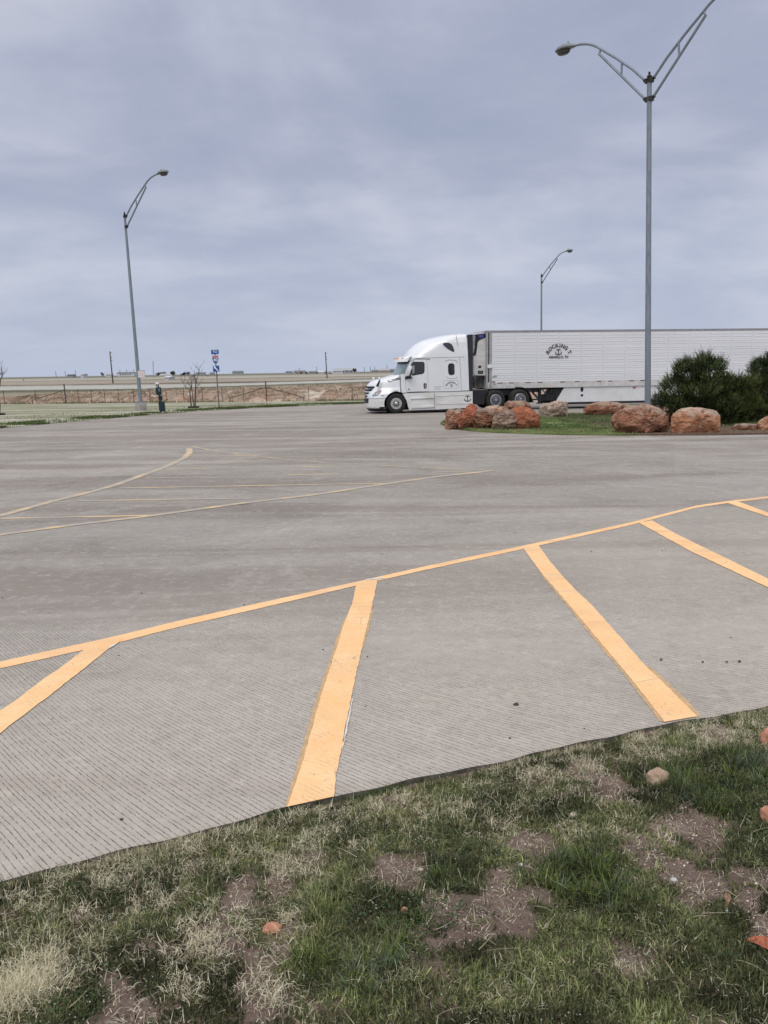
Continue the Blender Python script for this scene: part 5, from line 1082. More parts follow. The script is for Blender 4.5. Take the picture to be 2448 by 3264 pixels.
# understructure
MB().box(FX+.1, FX+5.5, -.55, .55, BOT-.12, BOT+.04).box(FX+.1, RX, -1.15, 1.15, BOT-.05, BOT+.02).build('floor_frame', M_BLACK, rroot)
for s_ in (-1, 1):
    lgp = PRL([(1720, 1240), (1726, 1284)], -1.0)
    g_ = MB(); lx = PR(1721, 1260, -1.0)[0]
    g_.box(lx-.07, lx+.07, s_*.86, s_*1.0, .35, BOT); lgo = g_.build('landing_leg', M_DKST, rroot)
    MB().box(lx-.14, lx+.14, s_*.82, s_*1.04, .30, .35).build('foot', M_DKST, lgo)
    br2 = MB(); c_ = PRL([(1685, 1237), (1714, 1272), (1758, 1237), (1742, 1262), (1797, 1240), (1772, 1277), (1725, 1237), (1760, 1278)], -1.0)
    for a, b_ in ((0, 1), (6, 7), (4, 5)): br2.tube([(c_[a][0], s_*.98, c_[a][1]), (c_[b_][0], s_*.98, c_[b_][1])], .035, 6)
    br2.build('brace', mat('grey_brace', (0.14, .15, .16), .6), lgo)
c_ = PRL([(1684, 1236), (1733, 1236), (1722, 1250), (1700, 1250)], -1.0); MB().prism(c_, -.95, .95).build('gear_housing', M_BLACK, rroot)
c_ = PRL([(1737, 1257), (1772, 1256), (1775, 1278), (1738, 1278)], -1.05); MB().prism(c_, -1.08, -.4).build('tool_box', M_BLACK, rroot, bevel=.03)
skq = [(1800, 1239), (1772, 1280), (1800, 1289)]
a = PRL([(1800, 1240)])[0][0]; b2 = PRL([(1774, 1280)])[0][0]; wx = RX-3.4
sk = [(a, BOT-.01), (wx-.75, BOT-.01), (wx-.75, .36), (b2, .36), (b2, .44)]
for s_ in (-1, 1):
    so_ = MB().prism(sk, s_*1.22, s_*1.245).build('side_skirt', mat('skirt_white', (0.74, .75, .76), .45, c2=(0.66, .66, .65), scale=2), rroot)
    MB().prism([(b2, .36), (wx-.75, .36), (wx-.75, .24), (b2, .24)], s_*1.225, s_*1.24).build('skirt_bottom_strip', M_BLACK, so_)  # black strip along the bottom edge of the skirt
    if s_ < 0:
        hl_ = MB()
        for (px, py, rw, rh) in ((1855, 1241, .085, .135), (1855, 1260, .07, .07)):
            c0, c1 = PR(px, py, -1.25); hl_.prism([(c0+rw*math.cos(t), c1+rh*math.sin(t)) for t in np.linspace(0, 2*math.pi, 20, endpoint=False)], -1.252, -1.24)
        hl_.build('access_hole', M_BLACK, so_)
        c0, c1 = PR(2022, 1235.5, -1.25); ml = MB().prism([(c0+.10*math.cos(t), c1+.05*math.sin(t)) for t in np.linspace(0, 2*math.pi, 16, endpoint=False)], -1.258, -1.24).build('side_marker', mat('dull_red_marker', (0.30, .07, .05), .4), so_)
        MB().box(c0-.03, c0+.03, -1.262, -1.255, c1-.02, c1+.02).build('reflector', M_AMB, so_)
    for cx_ in (wx, wx+1.25): wheel(cx_, s_*1.25, .51, s_, rroot, .51, .27, .29, 'alloy'); wheel(cx_, s_*.93, .51, s_, rroot, .51, .27, .29, 'plain')
for cx_ in (wx, wx+1.25): MB().tube([(cx_, -1, .51), (cx_, 1, .51)], .08, 10).build('axle', M_BLACK, rroot)
MB().box(RX-.12, RX-.04, -1.15, 1.15, .45, .58).box(RX-.12, RX-.06, -.7, -.6, .58, BOT).box(RX-.12, RX-.06, .6, .7, .58, BOT).build('rear_guard', M_DKST, rroot)
MB().box(RX+.002, RX+.03, -1.2, -.01, BOT+.1, TOP-.15).box(RX+.002, RX+.03, .01, 1.2, BOT+.1, TOP-.15).build('rear_door', M_TRAIL, rroot)
#@@PART3
# ================================================================== BOULDERS
def rock_mat(name, c1, c2, c3, top=None, sc=1.0):
    crk = .9 if sc < 5 else .15
    m, t, b = new_mat(name); o = t.nodes.new('ShaderNodeTexCoord').outputs['Object']
    n1 = noise(t, mapping(t, o, (1, 1, 1.8)), 1.6*sc, 6, .65, .8); n2 = noise(t, mapping(t, o, (1, 1, 2.6), loc=(4, 2, 1)), 4.5*sc, 6, .7, .4); n3 = noise(t, o, 26*sc, 4, .7)
    col = ramp(t, n1, [(0.34, c1), (0.47, c2), (0.6, c3)])
    col = mix(t, ramp(t, n2, [(0.42, 0.0), (0.66, .8*crk)]), col, tuple(v*.42 for v in c1)); col = mix(t, .3*crk, col, ramp(t, n3, [(0.3, tuple(v*.45 for v in c1)), (0.7, tuple(min(1, v*1.35) for v in c3))]))
    if top:                        # second, greyer tone with a patchy edge, stronger towards the top
        g = t.nodes.new('ShaderNodeTexCoord'); sp = t.nodes.new('ShaderNodeSeparateXYZ'); t.links.new(g.outputs['Generated'], sp.inputs[0])
        f = mth(t, 'ADD', sp.outputs[2], mth(t, 'MULTIPLY', mth(t, 'SUBTRACT', n1, .5), 1.3)); col = mix(t, ramp(t, f, [(0.66, 0.0), (0.82, .85)]), col, top)
    vo = t.nodes.new('ShaderNodeTexVoronoi'); vo.feature = 'DISTANCE_TO_EDGE'; vo.inputs['Scale'].default_value = 1.9*sc; nn = t.nodes.new('ShaderNodeTexNoise'); nn.inputs['Scale'].default_value = 2.4*sc; t.links.new(o, nn.inputs['Vector'])
    t.links.new(mapping(t, mix(t, .32, o, nn.outputs[1]), (1, 1, 1.5)), vo.inputs['Vector']); ck = ramp(t, vo.outputs['Distance'], [(0.0, 1.0), (0.035, 0.0)]); ck = mth(t, 'MULTIPLY', ck, ramp(t, n2, [(0.4, 0.2*crk), (0.55, crk)]))
    col = mix(t, ck, col, tuple(v*.22 for v in c1))
    t.links.new(col, b.inputs['Base Color']); b.inputs['Roughness'].default_value = .95; b.inputs['Specular IOR Level'].default_value = .15
    bn = N(t, 'ShaderNodeBump', Strength=1.0 if sc < 5 else .5, Distance=.06 if sc < 5 else .02/sc); t.links.new(noise(t, mapping(t, o, (1, 1, 1.8)), 7*sc, 7, .75, .5), bn.inputs['Height']); t.links.new(bn.outputs[0], b.inputs['Normal'])
    return m
R_RED = rock_mat('red_sandstone', (0.33, 0.095, 0.05), (0.44, 0.15, 0.08), (0.52, 0.24, 0.15))
R_BRN = rock_mat('brown_sandstone', (0.24, 0.085, 0.05), (0.38, 0.17, 0.105), (0.50, 0.30, 0.20), (0.40, .30, .23))
R_DRK = rock_mat('dark_red_sandstone', (0.17, 0.07, 0.04), (0.28, 0.13, 0.08), (0.36, 0.19, 0.12), (0.38, .30, .25))
R_PAL = rock_mat('pale_sandstone', (0.36, 0.24, 0.18), (0.52, 0.38, 0.30), (0.62, 0.49, 0.40))
R_GRY = rock_mat('grey_brown_sandstone', (0.20, 0.13, 0.10), (0.32, 0.23, 0.18), (0.46, 0.32, 0.25))
R_ORG = rock_mat('orange_sandstone', (0.38, 0.13, 0.06), (0.52, 0.23, 0.12), (0.56, 0.34, 0.22), (0.52, .40, .31))
def boulder(px, depth_y, label, m, seed, thick=.8, planes=26, rough=.10, group='sandstone boulders around the island', base_z=.03, sub=5, name='boulder', cut=None):
    """px: outline seen in the photograph, clockwise; the stone fills it at distance depth_y and has real thickness"""
    mx = sum(p[0] for p in px)/len(px); yb = max(p[1] for p in px); px = [(mx+(x-mx)*1.07, y+(12 if y > yb-12 else 0)) for x, y in px]
    P = np.array([AT(x, y, depth_y) for x, y in px]); c = np.array([(P[:, 0].min()+P[:, 0].max())/2, depth_y, (max(P[:, 2].min(), base_z)+P[:, 2].max())/2])
    Q = P[:, [0, 2]]-c[[0, 2]]; rg = np.random.default_rng(seed); w = np.ptp(Q[:, 0])/2; hh = np.ptp(Q[:, 1])/2; dp = w*thick
    bm = bmesh.new(); bmesh.ops.create_icosphere(bm, subdivisions=sub, radius=1.0); D = np.array([v.co[:] for v in bm.verts]); D /= np.linalg.norm(D, axis=1)[:, None]
    # silhouette radius in the x-z plane from the traced outline
    ang = np.arctan2(Q[:, 1], Q[:, 0]); rq = np.hypot(Q[:, 0], Q[:, 1])
    def sil(a):
        best = np.full(len(a), 1e9); ca, sa = np.cos(a), np.sin(a)
        for i in range(len(Q)):
            p, q = Q[i], Q[(i+1) % len(Q)]; e = q-p; den = ca*e[1]-sa*e[0]
            with np.errstate(divide='ignore', invalid='ignore'):
                t = (p[0]*e[1]-p[1]*e[0])/den; u = (p[0]*sa-p[1]*ca)/den
            ok = (np.abs(den) > 1e-9) & (t > 0) & (u >= -1e-6) & (u <= 1+1e-6); best = np.where(ok & (t < best), t, best)
        return np.where(best > 1e8, min(w, hh), best)
    rho = np.hypot(D[:, 0], D[:, 2]); S_ = sil(np.arctan2(D[:, 2], D[:, 0])); 
    # boxy superellipsoid between the silhouette and the depth, then knocked off by random planes
    e = 5.0; R_ = 1/((rho/np.maximum(S_, 1e-3))**e+(np.abs(D[:, 1])/dp)**e)**(1/e)
    pts = D*R_[:, None]
    th = rg.uniform(-.35, .35, 3); Rm = np.array(Matrix.Rotation(th[0], 3, 'X')@Matrix.Rotation(th[1], 3, 'Y')@Matrix.Rotation(th[2]*2, 3, 'Z'))
    for n in [Rm[:, 1]*-1, Rm[:, 2], Rm@np.array([.7, -.7, .1]), Rm@np.array([-.75, -.6, .25]), Rm@np.array([0, -.7, .7]), Rm@np.array([.2, -.8, -.55])]:
        n = n/np.linalg.norm(n); ext = math.sqrt((n[0]*w)**2+(n[1]*dp)**2+(n[2]*hh)**2); h = ext*rg.uniform(.62, .82); k = pts@n; over = np.maximum(k-h, 0); edge = 1-np.clip(np.abs(pts[:, 1])/dp*6, 0, 1); pts = pts-n[None]*(over*(1-edge*.85)*.97)[:, None]
    for _ in range(planes):
        n = rg.normal(size=3)*np.array([1, 1, .8]); n[1] = -abs(n[1])*1.5 if rg.random() < .7 else abs(n[1]); n /= np.linalg.norm(n)
        ext = math.sqrt((n[0]*w)**2+(n[1]*dp)**2+(n[2]*hh)**2); h = ext*rg.uniform(.74, .98)
        k = pts@n; over = np.maximum(k-h, 0); edge = 1-np.clip(np.abs(pts[:, 1])/dp*5, 0, 1)   # leave the traced outline alone
        pts = pts-n[None]*(over*(1-edge*.85)*.92)[:, None]
    off = Vector((seed*3.1, seed*1.7, 0)); amp = rough*.85*min(w, hh)
    dn = np.array([mnoise.fractal(Vector((p[0]*1.6/w, p[1]*1.6/w, p[2]*2.4/w))*1.3+off, .6, 2.1, 6)+.6*(abs(mnoise.noise(Vector((p[0]*3/w, p[1]*3/w, p[2]*5/w))+off))-.25) for p in pts])
    lay = np.array([((p[2]*5.5/hh+mnoise.noise(Vector(p)*1.2+off)*2.2+seed) % 1.0) for p in pts]); dn = dn*.75+.22*np.abs(lay-.5)*(np.abs(mnoise.noise(off)) < .9); pts = pts+D*(dn*amp*1.5)[:, None]; pts[:, 2] = np.maximum(pts[:, 2], -(c[2]-base_z)-.06)
    for v, p in zip(bm.verts, pts): v.co = p
    me = bpy.data.meshes.new(name); bm.to_mesh(me); bm.free(); me.shade_flat()
    o = link(name, me, m); o.location = c; tag(o, label, name.replace('_', ' '), group); return o
DG = lambda y: float(G(1700, y, .05)[1])
boulder([(1421, 1358), (1420, 1320), (1424, 1306), (1450, 1301), (1478, 1302), (1480, 1330), (1476, 1360), (1440, 1364)], DG(1360), 'blocky red-brown boulder with a flat tan top at the left tip of the island', R_BRN, 3, .9)
boulder([(1463, 1361), (1456, 1345), (1478, 1313), (1492, 1292), (1508, 1285), (1517, 1295), (1526, 1306), (1516, 1335), (1510, 1362), (1480, 1365)], DG(1363), 'leaning red boulder with a grey pointed crest, second from the left tip of the island', R_RED, 5, .7)
boulder([(1508, 1362), (1510, 1330), (1524, 1305), (1550, 1299), (1582, 1311), (1586, 1325), (1570, 1355), (1555, 1365), (1530, 1366)], DG(1364), 'dark brown wedge-shaped boulder between the leaning red one and the grey one', R_DRK, 7, .8)
boulder([(1528, 1335), (1535, 1300), (1560, 1293), (1600, 1296), (1625, 1306), (1622, 1340), (1570, 1345)], DG(1346), 'pale pink-topped boulder showing behind the dark brown wedge-shaped one', R_ORG, 9, .6)
boulder([(1570, 1365), (1574, 1335), (1583, 1312), (1605, 1304), (1635, 1305), (1650, 1320), (1648, 1350), (1640, 1368), (1600, 1370)], DG(1367), 'grey-brown cracked boulder leaning on the left side of the big red one', R_GRY, 11, .8)
boulder([(1622, 1366), (1628, 1330), (1640, 1302), (1665, 1298), (1692, 1299), (1705, 1315), (1722, 1345), (1723, 1362), (1700, 1369), (1650, 1368)], DG(1366), 'big smooth brick-red boulder at the right end of the left cluster', R_RED, 13, .8, rough=.06)
boulder([(1604, 1303), (1608, 1286), (1618, 1276), (1650, 1275), (1680, 1277), (1691, 1288), (1690, 1302), (1680, 1320), (1620, 1320)], DG(1350), 'flat brown slab with a pale top resting highest in the left cluster', R_BRN, 15, .6)
boulder([(1718, 1326), (1717, 1304), (1745, 1288), (1770, 1279), (1806, 1281), (1813, 1295), (1810, 1326), (1780, 1331), (1740, 1329)], DG(1330), 'pale pinkish boulder standing alone between the left cluster and the pole', R_PAL, 17, .6)
boulder([(1855, 1308), (1858, 1298), (1890, 1287), (1925, 1281), (1960, 1282), (2000, 1285), (2012, 1292), (2005, 1320), (1960, 1324), (1870, 1323)], DG(1326), 'long low brown boulder behind the left side of the street lamp', R_BRN, 19, .5, rough=.12)
boulder([(1975, 1378), (1962, 1348), (1963, 1325), (1985, 1303), (2010, 1291), (2050, 1290), (2085, 1297), (2112, 1315), (2132, 1350), (2136, 1368), (2110, 1382), (2040, 1385)], DG(1383), 'largest brown cracked boulder right in front of the street lamp foot', R_BRN, 21, .7, 22, .12)
boulder([(2078, 1366), (2080, 1300), (2096, 1290), (2112, 1297), (2132, 1304), (2135, 1320), (2134, 1366), (2100, 1372)], DG(1366), 'jagged brown boulder squeezed behind the right side of the largest one', R_DRK, 23, .8, 14, .14)
boulder([(2141, 1380), (2139, 1350), (2150, 1316), (2170, 1299), (2195, 1294), (2240, 1301), (2275, 1309), (2291, 1325), (2292, 1362), (2280, 1378), (2230, 1386), (2170, 1387)], DG(1385), 'big rounded orange boulder with a pale grey top in front of the bushes', R_ORG, 25, .75, 12, .05)
boulder([(2334, 1378), (2333, 1362), (2345, 1353), (2375, 1350), (2405, 1353), (2424, 1368), (2422, 1380), (2380, 1384)], DG(1380), 'low flat reddish boulder lying right of the orange one', R_DRK, 27, .6, 12, .12, sub=4)
boulder([(2424, 1378), (2426, 1350), (2440, 1332), (2470, 1322), (2500, 1325), (2520, 1345), (2520, 1378), (2470, 1384)], DG(1381), 'tan and red boulder cut off by the right edge of the frame', R_ORG, 29, .7, 14, .10)

# stones lying in the near lawn
def small_stone(px, py, r_px, label, m, seed, squash=.75, sink=.3):
    c = gp(px, py); sc_ = np.linalg.norm(c-CAMP)/FPX; r = r_px*sc_; rg = np.random.default_rng(seed)
    bm = bmesh.new(); bmesh.ops.create_icosphere(bm, subdivisions=4, radius=1.0); ax = np.array([1, rg.uniform(.75, .95), squash])
    for v in bm.verts:
        p = v.co.copy(); n = mnoise.fractal(p*1.3+Vector((seed, 0, 0)), .6, 2, 5); v.co = Vector((p.x*ax[0], p.y*ax[1], p.z*ax[2]))*r*(1+.14*n)
    me = bpy.data.meshes.new('stone'); bm.to_mesh(me); bm.free(); me.shade_smooth(); o = link('stone', me, m); o.location = (c[0], c[1], c[2]+r*squash*(.75-sink)); tag(o, label, 'stone', 'stones lying in the near lawn'); return o
S_TAN = rock_mat('tan_field_stone', (0.34, 0.24, 0.17), (0.43, 0.31, 0.22), (0.52, 0.39, 0.29), None, 9); S_ORG = rock_mat('orange_field_stone', (0.36, 0.16, 0.095), (0.46, 0.22, 0.14), (0.54, 0.31, 0.21), None, 9)
small_stone(2095, 2500, 33, 'round tan stone half hidden by lush grass near the right edge', S_TAN, 1, .9, .15)
small_stone(2466, 2375, 38, 'reddish stone cut by the right frame edge, nearest the pavement', S_ORG, 2, .9, .2)
small_stone(2462, 2620, 34, 'orange stone cut by the right frame edge, below the tan one', S_ORG, 3, .9, .15)
small_stone(868, 2968, 27, 'flat pinkish-orange stone in straw-coloured grass at lower left', S_ORG, 4, .5, .2)
small_stone(1290, 2905, 11, 'tiny orange pebble at the left tip of the central bare soil patch', S_ORG, 5, .7, .2)
small_stone(1830, 2602, 13, 'small cream stone in yellowing grass right of centre', rock_mat('cream_stone', (0.42, .37, .28), (0.52, .47, .37), (0.6, .55, .45), None, 20), 6, .5, -.1)
small_stone(2148, 2812, 10, 'small white stone on the bare soil at lower right', rock_mat('white_stone', (0.45, .43, .41), (0.55, .53, .5), (0.62, .61, .58), None, 20), 7, .7, -.1)
small_stone(1660, 2762, 9, 'small white stone above the central bare soil patch', bpy.data.materials['white_stone'], 8, .7, .2)
def leafy(px, py, L_px, W_px, ang, label, m, name, cat):
    c = gp(px, py); s_ = np.linalg.norm(c-CAMP)/FPX; L, W_ = L_px*s_, W_px*s_; mb = MB(); n = 8; vs = []
    for k in range(n+1):
        t = k/n; w = W_*math.sin(math.pi*min(max(t, .04), .97))**.8; x = (t-.5)*L; z = .012+.012*math.sin(t*3.1)+.004*math.sin(t*9)
        for q in (-1, 0, 1): vs.append((x*math.cos(ang)-q*w*math.sin(ang), x*math.sin(ang)+q*w*math.cos(ang), z+(0.006 if q else 0)))
    up = len(vs); vs += [(x, y, z-.0015) for x, y, z in vs]
    fs = [(3*k+q, 3*k+q+1, 3*k+q+4, 3*k+q+3) for k in range(n) for q in range(2)]; mb.add(vs, fs+[tuple(i+up for i in f) for f in fs])
    o = mb.build(name, m, None, loc=tuple(c)); tag(o, label, cat)
leafy(2452, 3030, 110, 26, rad(-28), 'bright orange-red fallen leaf at the lower right frame edge', mat('orange_dead_leaf', (0.44, .12, .055), .6, var=.4, scale=30), 'fallen_leaf', 'leaf')
leafy(2318, 2880, 55, 9, rad(70), 'narrow brown dead leaf on the soil patch at the right', mat('brown_dead_leaf', (0.32, .19, .11), .8, var=.4, scale=30), 'fallen_leaf', 'leaf')
leafy(1340, 2790, 22, 8, rad(10), 'small pale dry leaf on the little soil patch left of centre', mat('pale_dead_leaf', (0.55, .48, .36), .8, var=.3, scale=30), 'fallen_leaf', 'leaf')
def scrap(px, py, w_px, label, seed):
    c = G(px, py); s_ = np.linalg.norm(c-CAMP)/FPX; w = w_px*s_*.8; rg = random.Random(seed); mb = MB(); n = 9
    ring = [(w*.5*math.cos(2*math.pi*k/n)*rg.uniform(.7, 1.1), w*.32*math.sin(2*math.pi*k/n)*rg.uniform(.7, 1.1)) for k in range(n)]
    mb.add([(x, y, .004+rg.uniform(0, .006)) for x, y in ring]+[(x*.6, y*.6, .012+rg.uniform(0, .008)) for x, y in ring]+[(0, 0, .014)], [(k, (k+1) % n, (k+1) % n+n, k+n) for k in range(n)]+[(k+n, (k+1) % n+n, 2*n) for k in range(n)])
    o = mb.build('dirt_clod', mat('dark_dirt_clod', (0.075, .06, .048), .95, var=.4, scale=60), None, loc=(c[0], c[1], 0)); tag(o, label, 'clod', 'dark dirt clods on the concrete')
scrap(1645, 2248, 28, 'largest dark dirt clod on the concrete, left of the third yellow stripe', 1); scrap(2107, 2106, 13, 'small dark dirt clod just right of the third yellow stripe', 2)
scrap(2357, 2112, 13, 'rightmost dark dirt clod of the row near the right frame edge', 3); scrap(2316, 2114, 11, 'middle dark dirt clod of the row near the right frame edge', 4); scrap(2240, 2114, 9, 'smallest dark dirt clod, left one of the row near the right frame edge', 5)

# ================================================================== JUNIPERS
M_JUN = attr_mat('juniper_needles', .75, .15); M_BARK = mat('grey_brown_bark', (0.12, .09, .07), .95, var=.5, scale=12, bump=.5)
def juniper(lobes, Y0, label, seed, c1, c2, dens=1.0):
    """lobes: (photo x, photo y of lobe centre, radius px) ; each becomes a mass of upswept sprays"""
    rg = np.random.default_rng(seed); base = None; VV = []; xs = [l[0] for l in lobes]; bxp = sum(xs)/len(xs)
    b = G(bxp, 1345, .05); b[1] = Y0; b[0] = AT(bxp, 1300, Y0)[0]; b[2] = .05
    root = empty('juniper_bush', tuple(b)); tag(root, label, 'bush', 'junipers on the island'); parts = []; tr = MB()
    for (lx, ly, lr) in lobes:
        s_ = Y0/FPX; R_ = lr*.86*s_; ly = ly+7; dy = rg.uniform(-.5, .5)*R_; c = AT(lx, ly, Y0+dy)-b
        p = [np.array([rg.normal(0, .08), rg.normal(0, .08), -.1])]
        for f in (.3, .6, .85): p.append(c*f+np.array([rg.normal(0, .08), rg.normal(0, .08), -.12*math.sin(f*3.1)]))
        tr.tube([tuple(q) for q in p], [.06, .045, .03, .012], 6)
        n = int(1000*dens*(R_/.55)**2); d = rg.normal(size=(n, 3)); d /= np.linalg.norm(d, axis=1)[:, None]; rad_ = rg.uniform(.25, 1.0, n)**.45
        cl = np.array([mnoise.noise(Vector(v)*1.9+Vector((lx, ly, 0))) for v in d]); rad_ = rad_*(1+.32*cl)
        P = c+d*(R_*rad_)[:, None]*np.array([1, 1, .95]); k = P[:, 2] > -.02; P, d, rad_, cl = P[k], d[k], rad_[k], cl[k]; n = len(P)
        # spray axis: outward and upward, curving
        ax = d*np.array([.8, .8, .45])+np.array([0, 0, .75])+rg.normal(0, .22, (n, 3)); ax /= np.linalg.norm(ax, axis=1)[:, None]
        L = rg.uniform(.12, .34, n)*(.7+.4*(d[:, 2] > 0))*(.8+.5*((rg.random(n) < .10) & (d[:, 2] > 0))); m_ = 22; t = np.tile(np.linspace(.05, 1, m_), n); I = np.repeat(np.arange(n), m_)
        o = P[I]+ax[I]*(L[I]*t)[:, None]+rg.normal(0, .007, (n*m_, 3)); perp = rg.normal(size=(n*m_, 3)); perp -= ax[I]*(perp*ax[I]).sum(1)[:, None]; perp /= np.linalg.norm(perp, axis=1)[:, None]
        dirn = ax[I]*.85+perp*.65; dirn /= np.linalg.norm(dirn, axis=1)[:, None]; ln = rg.uniform(.022, .05, n*m_)*(1.15-t*.75); sd = np.cross(dirn, rg.normal(size=(n*m_, 3))); sd /= np.linalg.norm(sd, axis=1)[:, None]+1e-9
        w = .0105; A = o-sd*w; B = o+sd*w; T_ = o+dirn*ln[:, None]; V = np.stack([A, B, T_], 1).reshape(-1, 3)
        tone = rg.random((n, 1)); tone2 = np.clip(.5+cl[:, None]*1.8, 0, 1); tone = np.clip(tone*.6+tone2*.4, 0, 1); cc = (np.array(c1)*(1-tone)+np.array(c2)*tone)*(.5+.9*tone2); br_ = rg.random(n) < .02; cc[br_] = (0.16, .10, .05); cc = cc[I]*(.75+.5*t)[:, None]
        parts.append((V, np.repeat(cc, 3, 0)))
    V = np.concatenate([p[0] for p in parts]); C = np.concatenate([p[1] for p in parts]); F = np.arange(len(V)).reshape(-1, 3)
    cr = link('crown', np_mesh('crown', V, [F], C), M_JUN, root); tr.build('trunk', M_BARK, root, smooth=True); return root
juniper([(2160, 1240, 62), (2110, 1282, 40), (2200, 1190, 58), (2255, 1180, 56), (2230, 1255, 75), (2290, 1225, 50), (2150, 1300, 45), (2270, 1290, 60), (2205, 1305, 58), (2120, 1315, 40), (2250, 1325, 50), (2310, 1320, 36), (2165, 1325, 42), (2180, 1165, 28), (2245, 1150, 30), (2290, 1160, 26), (2330, 1290, 36)], 30.5,
        'broad dark green juniper right of the street lamp, behind the orange boulder', 5, (0.018, 0.034, 0.010), (0.100, 0.132, 0.045), 1.0)
juniper([(2350, 1235, 46), (2330, 1275, 42), (2375, 1270, 48), (2385, 1225, 34), (2360, 1310, 42), (2325, 1215, 28), (2340, 1320, 42), (2400, 1300, 44)], 31.5, 'smaller olive-tinted juniper wedged between the broad one and the tall one at the right', 6, (0.030, 0.048, 0.013), (0.095, 0.12, 0.034), 1.1)
juniper([(2440, 1190, 62), (2470, 1240, 75), (2420, 1240, 48), (2500, 1180, 70), (2450, 1290, 50), (2510, 1290, 60), (2400, 1300, 34), (2425, 1165, 32), (2550, 1220, 70), (2540, 1150, 45), (2420, 1318, 40), (2470, 1320, 44), (2480, 1150, 46)], 33.5, 'tallest dark juniper, cut off by the right edge of the frame', 8, (0.016, 0.030, 0.010), (0.088, 0.116, 0.040), 1.0)

# ================================================================== SIGN, STATION, SMALL TREES
def upright_pts(b, toppx):
    v = np.array([0., 2.0])
    for _ in range(50):
        P = b+[v[0], 0, v[1]]; p0_ = np.array(PROJ(P)); J = np.stack([np.array(PROJ(P+[1e-3, 0, 0]))-p0_, np.array(PROJ(P+[0, 0, 1e-3]))-p0_], 1)/1e-3; v = v-np.linalg.solve(J, p0_-np.array(toppx))
    return v
b = G(699, 1303, .02); v = upright_pts(b, (684.5, 1114)); L = math.hypot(*v); sr = empty('route_sign', tuple(b), (0, math.atan2(v[0], v[1]), rad(8))); tag(sr, 'blue interstate route marker signs on a leaning grey post beside the far pavement edge', 'road sign')
MB().box(-.035, .035, -.03, .03, -.1, L-.05).build('post', mat('rusty_grey_post', (0.20, .19, .17), .7, .3, var=.4, scale=6), sr)
M_BLUE = mat('sign_blue', (0.012, 0.085, 0.33), .4); M_SRED = mat('sign_red', (0.50, .06, .06), .4); M_SWH = mat('sign_white', (0.80, .82, .84), .4)
S1 = L/189.0                       # metres per photograph pixel at the post
def pz(y): return L-(y-1114)*S1
def letters(body, size, z, m, parent, x=0, y=-.052, bold=.0, name='lettering'):
    mb = MB(); flat_text(mb, body, size, x, z, y, 0, bold); return mb.build(name, m, parent)
pn = MB().box(-.225, .225, -.045, -.035, pz(1129), pz(1115)).build('sign_panel', M_BLUE, sr, bevel=.004); pn['label'] = 'blue rectangle reading TO'; letters('TO', .20, pz(1124.6), M_SWH, pn, bold=.003)
shp = []
for k in range(21):
    t = k/20; x = lerp(-1, 1, t); shp.append((x*.335, .365+.03*math.cos(x*6.28)*-1+.0))
sh_pts = [(-.30, .38), (-.15, .34), (0, .37), (.15, .34), (.30, .38), (.36, .24), (.375, .08), (.34, -.12), (.25, -.30), (.12, -.42), (0, -.48), (-.12, -.42), (-.25, -.30), (-.34, -.12), (-.375, .08), (-.36, .24)]
zc = (pz(1132)+pz(1161))/2+.04; sc_ = (pz(1132)-pz(1161))/.86
pn = MB().prism([(x*.84*sc_, zc+z*sc_) for x, z in sh_pts], -.045, -.035).build('shield_panel', M_SWH, sr); pn['label'] = 'red and blue shield reading 40'
MB().prism([(x*.78*sc_, zc+z*.94*sc_) for x, z in [(.37, .14), (.375, .08), (.34, -.12), (.25, -.30), (.12, -.42), (0, -.48), (-.12, -.42), (-.25, -.30), (-.34, -.12), (-.375, .08), (-.37, .14)]], -.049, -.045).build('blue_field', M_BLUE, pn)
MB().prism([(x*.78*sc_, zc+z*.94*sc_) for x, z in [(-.30, .38), (-.15, .34), (0, .37), (.15, .34), (.30, .38), (.35, .27), (.37, .17), (-.37, .17), (-.35, .27)]], -.049, -.045).build('red_band', M_SRED, pn)
letters('40', .44*sc_, zc-.22*sc_, M_SWH, pn, bold=.004, y=-.052); letters('INTERSTATE', .088*sc_, zc+.215*sc_, M_SWH, pn, y=-.052)
pn = MB().box(-.19, .19, -.045, -.035, pz(1184.5), pz(1165.5)).build('arrow_panel', M_BLUE, sr, bevel=.004); pn['label'] = 'blue square with a white arrow pointing up and left'
za = (pz(1184.5)+pz(1165.5))/2
ar = [(-.19, .21), (.01, .17), (-.045, .11), (.17, -.13), (.17, -.20), (.11, -.19), (-.105, .04), (-.16, .0)]
MB().prism([(x*.75, za+z*.8) for x, z in ar], -.051, -.045).build('arrow', M_SWH, pn)

b = G(514, 1317, .02); D0 = b[1]; S2 = D0/FPX; st = empty('waste_station', tuple(b), (0, rad(-3), rad(4))); tag(st, 'dark green pet waste station with bag dispenser and bin at the pavement edge', 'waste station')
M_DG = mat('dark_green_powder_coat', (0.008, 0.035, 0.038), .4, var=.3); def_z = lambda y: (1317-y)*S2; def_x = lambda x, y: (x-514+ (1317-y)*0.075)*S2
MB().box(-.035, .035, -.03, .03, -.1, def_z(1222)).build('post', M_DG, st)
MB().box(def_x(510, 1297), def_x(526, 1297)+.03, -.30, -.03, def_z(1312), def_z(1280)).build('bin', M_DG, st, bevel=.02)
MB().prism([(def_x(508, 1270)+.1+.12*math.cos(t), def_z(1270)+.16*math.sin(t)) for t in np.linspace(0, 2*math.pi, 20, endpoint=False)], -.06, -.03).build('round_plate', M_DG, st)
db = MB().box(def_x(501, 1247), def_x(517.5, 1247), -.16, -.03, def_z(1260), def_z(1235.5)).build('bag_dispenser', M_DG, st, bevel=.02)
